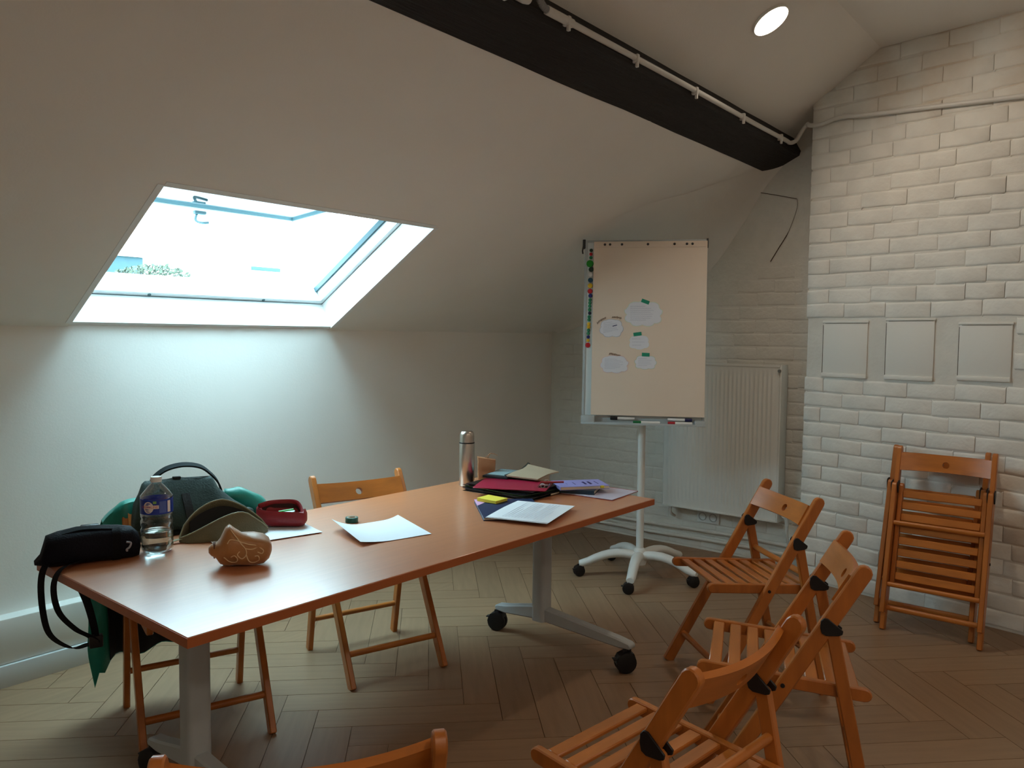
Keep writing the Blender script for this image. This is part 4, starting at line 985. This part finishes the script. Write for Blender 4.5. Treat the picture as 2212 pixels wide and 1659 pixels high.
# ---- loose sheets
M_sheet = mat('white office paper', S(232, 236, 242), .7)
def paper(name, corners, zf, label, cat='paper', nu=14, nv=10, th=.0006, m=None, edge=0):
    b = MB(); rows = []
    (a, b_, c_, d_) = [Vector(q) for q in corners]
    for i in range(nu + 1):
        u = i / nu; row = []
        for j in range(nv + 1):
            v = j / nv; p = a * (1 - u) * (1 - v) + b_ * u * (1 - v) + c_ * u * v + d_ * (1 - u) * v
            row.append((p.x, p.y, ZB + .0012 + zf(u, v)))
        rows.append(row)
    b.grid(rows); o = b.build(name, m or M_sheet, label=label, cat=cat, smooth=180); solidify(o, th, 1); return o
paper('white_sheet', [(1.345, 2.295), (1.690, 2.215), (1.775, 2.545), (1.43, 2.60)], lambda u, v: .0015 * max(0, 1 - v * 8), 'white sheet lying under the red pencil case', th=.0009)
paper('curled_sheet', [(1.665, 1.985), (1.925, 1.918), (2.010, 2.180), (1.745, 2.235)], lambda u, v: .034 * max(0, (.42 - u) / .42) ** 2 * (.35 + .65 * v) + .012 * max(0, (u - .75) / .25) ** 2 * v + .0015 * math.sin(u * 9) * max(0, .3 - v) , 'blank white sheet with a curled-up left edge in the middle of the table')
# ---- tape roll
tp_ = empty('tape_roll', (1.862, 2.268, ZB), 0, 'small roll of dark green tape standing flat near the curled sheet', 'tape')
MB().lathe([(.0165, 0), (.0235, 0), (.0235, .017), (.0165, .017), (.0165, 0)], 32).build('tape', mat('dark green tape', S(16, 88, 78), .4), tp_)
MB().lathe([(.0145, .0003), (.0165, .0003), (.0165, .0174), (.0145, .0174), (.0145, .0003)], 32).build('core', mat('cardboard core', S(196, 188, 170), .8), tp_)

# ---- notebook, sticky notes, booklet
M_navyb = mat('navy notebook cover', S(24, 42, 78), .45, var=.06); M_pink = mat('pink paper', S(206, 160, 198), .6); M_page = mat('cream page block', S(222, 214, 198), .8)
nbk = empty('navy_notebook', (2.395, 1.955, ZB), R(48), 'navy blue notebook with a pink corner under the white booklet', 'notebook')
MB().box((-.165, -.122, 0), (.165, .122, .002), bev=.0006, seg=1).build('back_cover', M_navyb, nbk)
MB().box((-.162, -.119, .002), (.162, .119, .009), bev=.0006, seg=1).build('pages', M_page, nbk)
fcv = MB().box((-.165, -.122, .009), (.165, .122, .0112), bev=.0006, seg=1).build('front_cover', M_navyb, nbk)
b = MB(); b.raw([(.165, .122, .0117), (.045, .122, .0117), (.165, .045, .0117)], [(0, 1, 2)]); solidify(b.build('pink_corner', M_pink, fcv, smooth=None), .0006)
sn = empty('sticky_notes', (2.440, 2.082, ZB + .0128), R(4), 'pad of yellow sticky notes on the navy notebook', 'sticky notes')
MB().box((-.040, -.048, 0), (.040, .048, .011), bev=.0006, seg=1).build('note_block', mat('yellow sticky paper', S(222, 200, 60), .7), sn)
b = MB(); rows = []
for i in range(7): rows.append([(-.040 + .080 * i / 6, -.048 + .096 * j / 6, .0115 + .002 * (j / 6) ** 2) for j in range(7)])
b.grid(rows); solidify(b.build('top_note', mat('yellow sticky paper top', S(232, 212, 70), .7), sn, smooth=180), .0005)
wbk = empty('stapled_booklet', (2.385, 1.838, ZB + .0122), R(17), 'stapled white typed sheets lying over the navy notebook near the edge', 'booklet')
for k in range(3):
    b = MB(); rows = []
    for i in range(11): rows.append([(-.158 + .316 * i / 10 + .002 * k, -.122 + .244 * j / 8 - .0015 * k, .0006 + .0012 * k + .003 * math.sin(math.pi * i / 10) * (j / 8)) for j in range(9)])
    b.grid(rows); solidify(b.build('sheet', M_sheet, wbk, smooth=180), .0005)
b = MB()
for i in range(13):
    z = .0036; v = -.085 + .0125 * i; wv = .26 if i % 5 else .15
    b.box((-.13, v - .0008, z + .0025), (-.13 + wv, v + .0008, z + .0028))
b.build('typed_lines', mat('pale grey type', S(178, 182, 198), .8), wbk)

# ---- folders and clipboard
M_folder = mat('black plastic folder', S(20, 21, 24), .3, bump=.03, bscale=20)
fz = ZB
for k, (cx, cy, rz, sx, sy, th, lab, m) in enumerate([
    (2.705, 2.185, 2, .255, .375, .012, 'lowest black plastic folder in the pile under the red clipboard', M_folder),
    (2.700, 2.195, -3, .245, .365, .010, 'black plastic folder with green papers, second from the bottom of the pile', M_folder),
    (2.712, 2.190, 5, .240, .350, .010, 'black plastic folder directly under the red clipboard', M_folder)]):
    e = empty('black_folder', (cx, cy, fz), R(rz), lab, 'folder', 'black folders under the clipboard')
    MB().box((-sx / 2, -sy / 2, 0), (sx / 2, sy / 2, .0018), bev=.0006, seg=1).build('lower_cover', m, e)
    MB().box((-sx / 2 + .008, -sy / 2 + .012, .0018), (sx / 2 - .004, sy / 2 - .008, th - .002), bev=.001, seg=1).build('papers', mat('green-edged papers', S(92, 140, 88), .8) if k == 1 else M_folder, e)
    MB().box((-sx / 2, -sy / 2, th - .002), (sx / 2, sy / 2, th), bev=.0006, seg=1).build('upper_cover', m, e)
    MB().cyl((sx / 2 - .004, -sy / 2, th / 2), (sx / 2 - .004, sy / 2, th / 2), th / 2, n=10).build('spine', m, e)
    if k == 0: MB().box((.02, -sy / 2 - .0012, .003), (.085, -sy / 2 + .001, .009)).build('spine_label', mat('beige spine label', S(196, 184, 160), .7), e)
    fz += th + .0006
cb = empty('red_clipboard', (2.685, 2.165, fz), R(-63), 'dark pink clipboard with a metal clip on top of the black folders', 'clipboard')
M_clip = mat('chrome clip', S(200, 198, 194), .2, metal=1); M_cb = mat('dark pink clipboard plastic', S(158, 30, 62), .3)
MB().prism(rrect(0, 0, .160, .116, .012), .0032, 'z', .0, bev=.0008).build('board', M_cb, cb)
b = MB(); b.box((.118, -.055, .0032), (.156, .055, .0052), bev=.001); b.prism([(.112, .004), (.112, .007), (.135, .018), (.160, .016), (.160, .013), (.136, .014)], .09, 'y', -.045); b.build('clip_plate', M_clip, cb)
for s in (-1, 1): MB().tube([(.136 + .009 * math.cos(t), s * .048, .012 + .009 * math.sin(t)) for t in [i * .5236 for i in range(12)]], .0024, 6, closed=True).build('clip_ring', M_clip, cb)
MB().cyl((.12, -.02, .02), (.215, .03, .018), .0048, n=10).build('red_pen', mat('dark red pen', S(150, 34, 44), .4), cb)

# ---- books at the right end
M_cream = mat('cream book pages', S(224, 214, 196), .8); M_darkbl = mat('dark petrol cover', S(30, 56, 72), .4); M_lav = mat('lavender cover', S(148, 146, 206), .45)
pf = empty('pink_folder', (2.935, 1.915, ZB), R(4), 'thin see-through pink folder overhanging the right table end', 'folder')
MB().box((-.122, -.16, 0), (.122, .16, .0008)).build('lower_sheet', mat('red folder plastic', S(176, 60, 66), .35), pf)
MB().box((-.119, -.157, .0009), (.117, .157, .0028)).build('papers', M_sheet, pf)
MB().box((-.122, -.16, .003), (.120, .16, .0036)).build('upper_sheet', mat('pale lilac folder plastic', S(198, 190, 208), .3), pf)
MB().cyl((.121, -.16, .0018), (.121, .16, .0018), .0026, n=8).build('spine', mat('red folder plastic edge', S(176, 50, 58), .35), pf)
def book(name, loc, rz, sx, sy, th, cov, lab):
    e = empty(name, loc, R(rz), lab, 'book', 'books at the right table end')
    MB().box((-sx / 2, -sy / 2, 0), (sx / 2, sy / 2, .0016), bev=.0005, seg=1).build('back_cover', cov, e)
    MB().box((-sx / 2 + .002, -sy / 2 + .003, .0016), (sx / 2 - .003, sy / 2 - .003, th - .0016), bev=.0005, seg=1).build('pages', M_cream, e)
    f = MB().box((-sx / 2, -sy / 2, th - .0016), (sx / 2, sy / 2, th), bev=.0005, seg=1).build('front_cover', cov, e)
    MB().box((-sx / 2 - .0012, -sy / 2, 0), (-sx / 2 + .0008, sy / 2, th), bev=.0004, seg=1).build('spine', cov, e)
    return e, f
bz0 = ZB + .0042
e1, f1 = book('paperback_book', (2.885, 1.985, bz0), 22, .145, .215, .017, M_darkbl, 'cream-paged paperback with dark cover lying lowest of the right books')
e2, f2 = book('lavender_book', (2.905, 1.965, bz0 + .0175), -38, .225, .155, .015, M_lav, 'lavender paperback with dark title lines on top of the right books')
b = MB(); 
for x, y0, y1, wdt in ((-.065, -.02, .008, .0012), (-.03, -.03, .02, .002), (.075, -.03, .03, .0022)): b.box((x - wdt, y0, .0152), (x + wdt, y1, .0156))
b.build('title_lines', mat('dark violet print', S(58, 54, 110), .6), f2)
for k, (xx, n_) in enumerate(((.018, 5), (.042, 4))):
    b = MB(); b.tube([Vector((xx + (.006 if i % 2 else -.006), -.034 + .0065 * i, .0154)) for i in range(10)], .0011, 4); b.build('title_scribble', mat('dark violet print', S(58, 54, 110), .6), f2)
MB().box((.070, -.0795, .005), (.086, -.073, .0155), bev=.0006).build('yellow_tab', mat('yellow page tab', S(228, 216, 60), .6), e2)

# ---- thermos
thm = empty('thermos_flask', (2.668, 2.432, ZB), 0, 'brushed steel thermos flask with domed cup lid', 'flask')
M_steel = mat('brushed steel', S(196, 186, 176), .28, metal=1, var=.03, scale=30, stretch=(1, 1, .02))
MB().lathe([(0, 0), (.033, 0), (.0355, .003), (.0355, .193), (.0345, .196), (0, .196)], 40).build('flask_body', M_steel, thm, smooth=50)
MB().lathe([(.0352, .196), (.0352, .201), (.034, .2015), (0, .2015)], 40).build('seal_ring', M_black, thm)
MB().lathe([(.0335, .2015), (.0335, .226), (.0325, .238), (.029, .248), (.022, .2535), (.012, .255), (0, .2553)], 40).build('cup_lid', M_steel, thm, smooth=60)

# ---- brown paper bag
M_kraft = mat('brown kraft paper', S(166, 112, 76), .8, var=.1, scale=18, bump=.2, bscale=30)
kb = empty('paper_bag', (2.812, 2.437, ZB), R(-48), 'small crumpled brown paper bag behind the thermos', 'bag')
loops = []
for z, hx, hy in ((0, .034, .022), (.012, .040, .026), (.045, .042, .026), (.052, .040, .025), (.056, .0415, .026), (.09, .042, .022), (.108, .043, .016)):
    loops.append([(x_ + .003 * nz((x_ * 40, y_ * 40, z * 30)), y_ + .004 * nz((x_ * 40 + 4, y_ * 40, z * 30)), z + (.006 * nz((x_ * 30, 3, 1)) + (.006 if x_ < 0 else -.004) if z > .1 else 0)) for x_, y_ in rrect(0, 0, hx, hy, .006, 3)])
MB().loft(loops, caps=True).build('bag_body', M_kraft, kb, smooth=40)
b = MB(); b.ribbon(spline([(.0, -.004, .10), (.010, -.002, .118), (.018, .0, .132), (.026, .002, .131), (.04, .002, .128), (.052, .0, .122)], 4), (0, 1, 0), .008, .002); b.ribbon(spline([(-.016, .004, .10), (.0, .004, .116), (.018, .002, .132)], 4), (0, 1, 0), .006, .002); b.build('twisted_strip', M_kraft, kb)

# ---- notebook with shiny pages and open book at the back right
e1, f1 = book('grey_paperback', (2.905, 2.300, ZB), 14, .15, .23, .036, mat('beige book cover', S(190, 178, 160), .6), 'beige paperback under the open notebook behind the clipboard')
on = empty('open_notebook', (2.885, 2.215, ZB + .046), R(12), 'open notebook with cream pages and a dark cover behind the clipboard', 'notebook')
b = MB(); rows = []
for i in range(9): rows.append([(-.115 + .23 * i / 8, -.08 + .16 * j / 6, .006 * math.sin(math.pi * i / 8) + .003 * (j / 6) + .020 * max(0, (i - 5) / 3) ** 2 * (j / 6)) for j in range(7)])
b.grid(rows); solidify(b.build('pages', mat('old cream pages', S(172, 154, 130), .75), on, smooth=180), .006, -1)
b = MB(); rows = []
for i in range(9): rows.append([(-.118 + .245 * i / 8, .076 + .012 * j / 2, .004 + .024 * max(0, (i - 4) / 4) ** 2 + .003 * j) for j in range(3)])
b.grid(rows); solidify(b.build('raised_cover', mat('dark green-grey cover', S(52, 58, 54), .5), on, smooth=180), .002)
tbk = empty('ring_binder_pad', (2.83, 2.345, ZB + .0375), R(15), 'dark-edged pad with a shiny pale blue sheet left of the open notebook', 'notepad')
MB().box((-.10, -.062, 0), (.10, .062, .010), bev=.001).build('pad_block', mat('dark pad edge', S(40, 48, 54), .5), tbk)
MB().box((-.075, -.052, .0102), (.085, .050, .0122), bev=.0004).build('shiny_sheet', mat('pale blue shiny sheet', S(150, 182, 190), .15), tbk)

# ================================================================== JACKET AND BACKPACK ON THE LEFT CHAIR
CH = Vector((1.406, 2.547, 0)); ca_ = R(-108.78); fd = Vector((math.cos(ca_), math.sin(ca_), 0)); rg = Vector((fd.y, -fd.x, 0))   # facing, chair right (picture left)
mch = frame(CH, -rg, -fd, (0, 0, 1))      # x = picture right, y = backwards (away), z up
M_teal_j = mat('teal rain jacket', S(10, 128, 112), .42, var=.12, scale=9, bump=.3, bscale=16, sheen=.15); M_line = mat('black jacket lining', S(18, 18, 22), .75, bump=.2, bscale=30)
jk = bpy.data.objects.new('rain_jacket', None); C.objects.link(jk); jk.matrix_world = mch; tag(jk, 'teal rain jacket with black lining draped over the left chair back', 'jacket')
def jacket_rows(off):
    rows = []; nu, nv = 34, 26
    for i in range(nu + 1):
        u = i / nu; row = []
        xt = -.270 + .485 * u                                       # top line across the chair back
        xl = -.315 + .55 * u                                       # lower, spreading left
        zb = .085 + .115 * min(1, max(0, u - .03) / .10) - .015 * math.sin(u * 6) if u < .55 else .21 + .07 * (u - .55) / .45
        if u < .07: zb = .085 + .10 * abs(u - .035) / .035
        for j in range(nv + 1):
            v = j / nv
            ztop = .780 - .035 * abs(u - .5) * 2 - (.05 * max(0, .12 - u) / .12)
            if v < .18:                                            # front flap, hangs in front of the back rest
                t = v / .18; z = ztop - .13 * (1 - t); y = .165 + .02 * math.sin(t * 1.5)
            elif v < .30:
                t = (v - .18) / .12; z = ztop + .012 * math.sin(math.pi * t); y = .185 + .075 * t
            else:
                t = (v - .30) / .70; z = ztop + (zb - ztop) * t; y = .262 + .030 * t
            k = max(0, (v - .30) / .70)
            x = xt + (xl - xt) * min(1, k * 1.6)
            fold = .014 * math.sin(u * 26 + v * 3) * (0.3 + k) + .016 * nz((u * 7, v * 4, 3))
            if u < .16: y -= .05 * k * (1 - u / .16) ; x -= .02 * k * (1 - k)
            row.append((x + .010 * nz((u * 9, v * 6, 8)), y + fold + off, z + .008 * nz((u * 8, v * 5, 11))))
        rows.append(row)
    return rows
b = MB(); b.grid(jacket_rows(0)); o = b.build('shell', M_teal_j, jk, smooth=180); solidify(o, .003)
b = MB(); rr_ = jacket_rows(0); rr_ = [[(x + (0.006 if i == 0 else 0), y - .009, z + (.006 if j == len(r_) - 1 else 0)) for j, (x, y, z) in enumerate(r_) if j >= 9] for i, r_ in enumerate(rr_) if i >= 4]
b.grid(rr_); o = b.build('lining', M_line, jk, smooth=180); solidify(o, .002)
# right sleeve bunched beside the backpack
b = MB(); b.tube(spline([(.14, .215, .75), (.21, .205, .738), (.265, .195, .695), (.288, .19, .64), (.282, .19, .56), (.25, .20, .50), (.245, .21, .38), (.235, .215, .29)], 6), [.030, .032, .034, .036, .038, .038, .038, .038, .038, .038, .038, .037, .037, .037, .037, .037, .036, .036, .036, .036, .036, .036, .036, .036, .036, .036, .036, .036, .036, .036, .036, .036, .036, .036, .036, .036, .036, .036, .036, .036, .036, .036, .034][:43], 14)
for v_ in b.bm.verts: v_.co += v_.co.normalized() * .010 * nz(v_.co * 22)
b.build('sleeve', M_teal_j, jk, smooth=180)

M_bpg = mat('grey-green backpack canvas', S(46, 62, 58), .6, var=.12, scale=7, bump=.25, bscale=160, spec=.25); M_bpb = mat('black backpack nylon', S(16, 17, 18), .6, bump=.2, bscale=140)
bp = bpy.data.objects.new('backpack', None); C.objects.link(bp); bp.matrix_world = mch @ Matrix.Translation((-.01, .100, .452)); tag(bp, 'grey-green roll-top backpack with black front standing on the left chair', 'backpack')
def bag_loops(data, n=32, e=.45, amp=.006, seed=0):
    out = []
    for cx, cy, z, hx, hy in data:
        lp = loopse(cx, cy, z, hx, hy, e, n, 'z'); out.append([(a + amp * nz((a * 14 + seed, b_ * 14, c_ * 14)), b_ + amp * nz((a * 14, b_ * 14 + seed, c_ * 14)), c_ + amp * .8 * nz((a * 12, b_ * 12, c_ * 12 + seed))) for a, b_, c_ in lp])
    return out
MB().loft(bag_loops([(0, 0, .006, .14, .055), (0, 0, .02, .160, .068), (0, 0, .12, .168, .074), (0, 0, .22, .165, .074), (0, 0, .30, .15, .066)])).build('bag_body', M_bpb, bp, smooth=80)
b = MB(); b.loft(bag_loops([(.006, -.010, .238, .182, .083), (.010, -.010, .248, .190, .088), (.008, -.006, .280, .186, .084), (-.010, .0, .315, .160, .066), (-.022, .006, .355, .135, .042), (-.026, .010, .388, .122, .022), (-.026, .012, .398, .112, .010)], seed=4, amp=.012)).build('top_flap', M_bpg, bp, smooth=80)
b = MB(); b.tube(spline([(.08, -.075, .246), (.15, -.06, .262), (.200, -.03, .262), (.225, .0, .255)], 5), [.012, .016, .018, .019, .02, .021, .021, .022, .022, .022, .021, .020, .018, .014, .010, .004], 10, sx=.8); b.build('flap_corner', M_bpg, bp, smooth=80)
b = MB(); b.ribbon(spline([(-.115, .02, .378), (-.10, .03, .405), (-.06, .032, .432), (-.005, .032, .442), (.05, .032, .432), (.085, .03, .405), (.110, .02, .372), (.125, .02, .33)], 6), (0, 1, .3), .030, .006); b.build('carry_handle', mat('black-green handle webbing', S(20, 28, 30), .85, spec=.2), bp)
b = MB(); b.ribbon([(-.012, -.045, .352), (-.010, -.062, .33), (-.006, -.082, .300), (-.004, -.095, .272)], (1, 0, 0), .026, .006); b.build('closing_tab', M_bpb, bp)
b = MB(); b.box((-.045, .0, .398), (-.018, .016, .406), bev=.002); b.build('top_loop', M_bpb, bp)
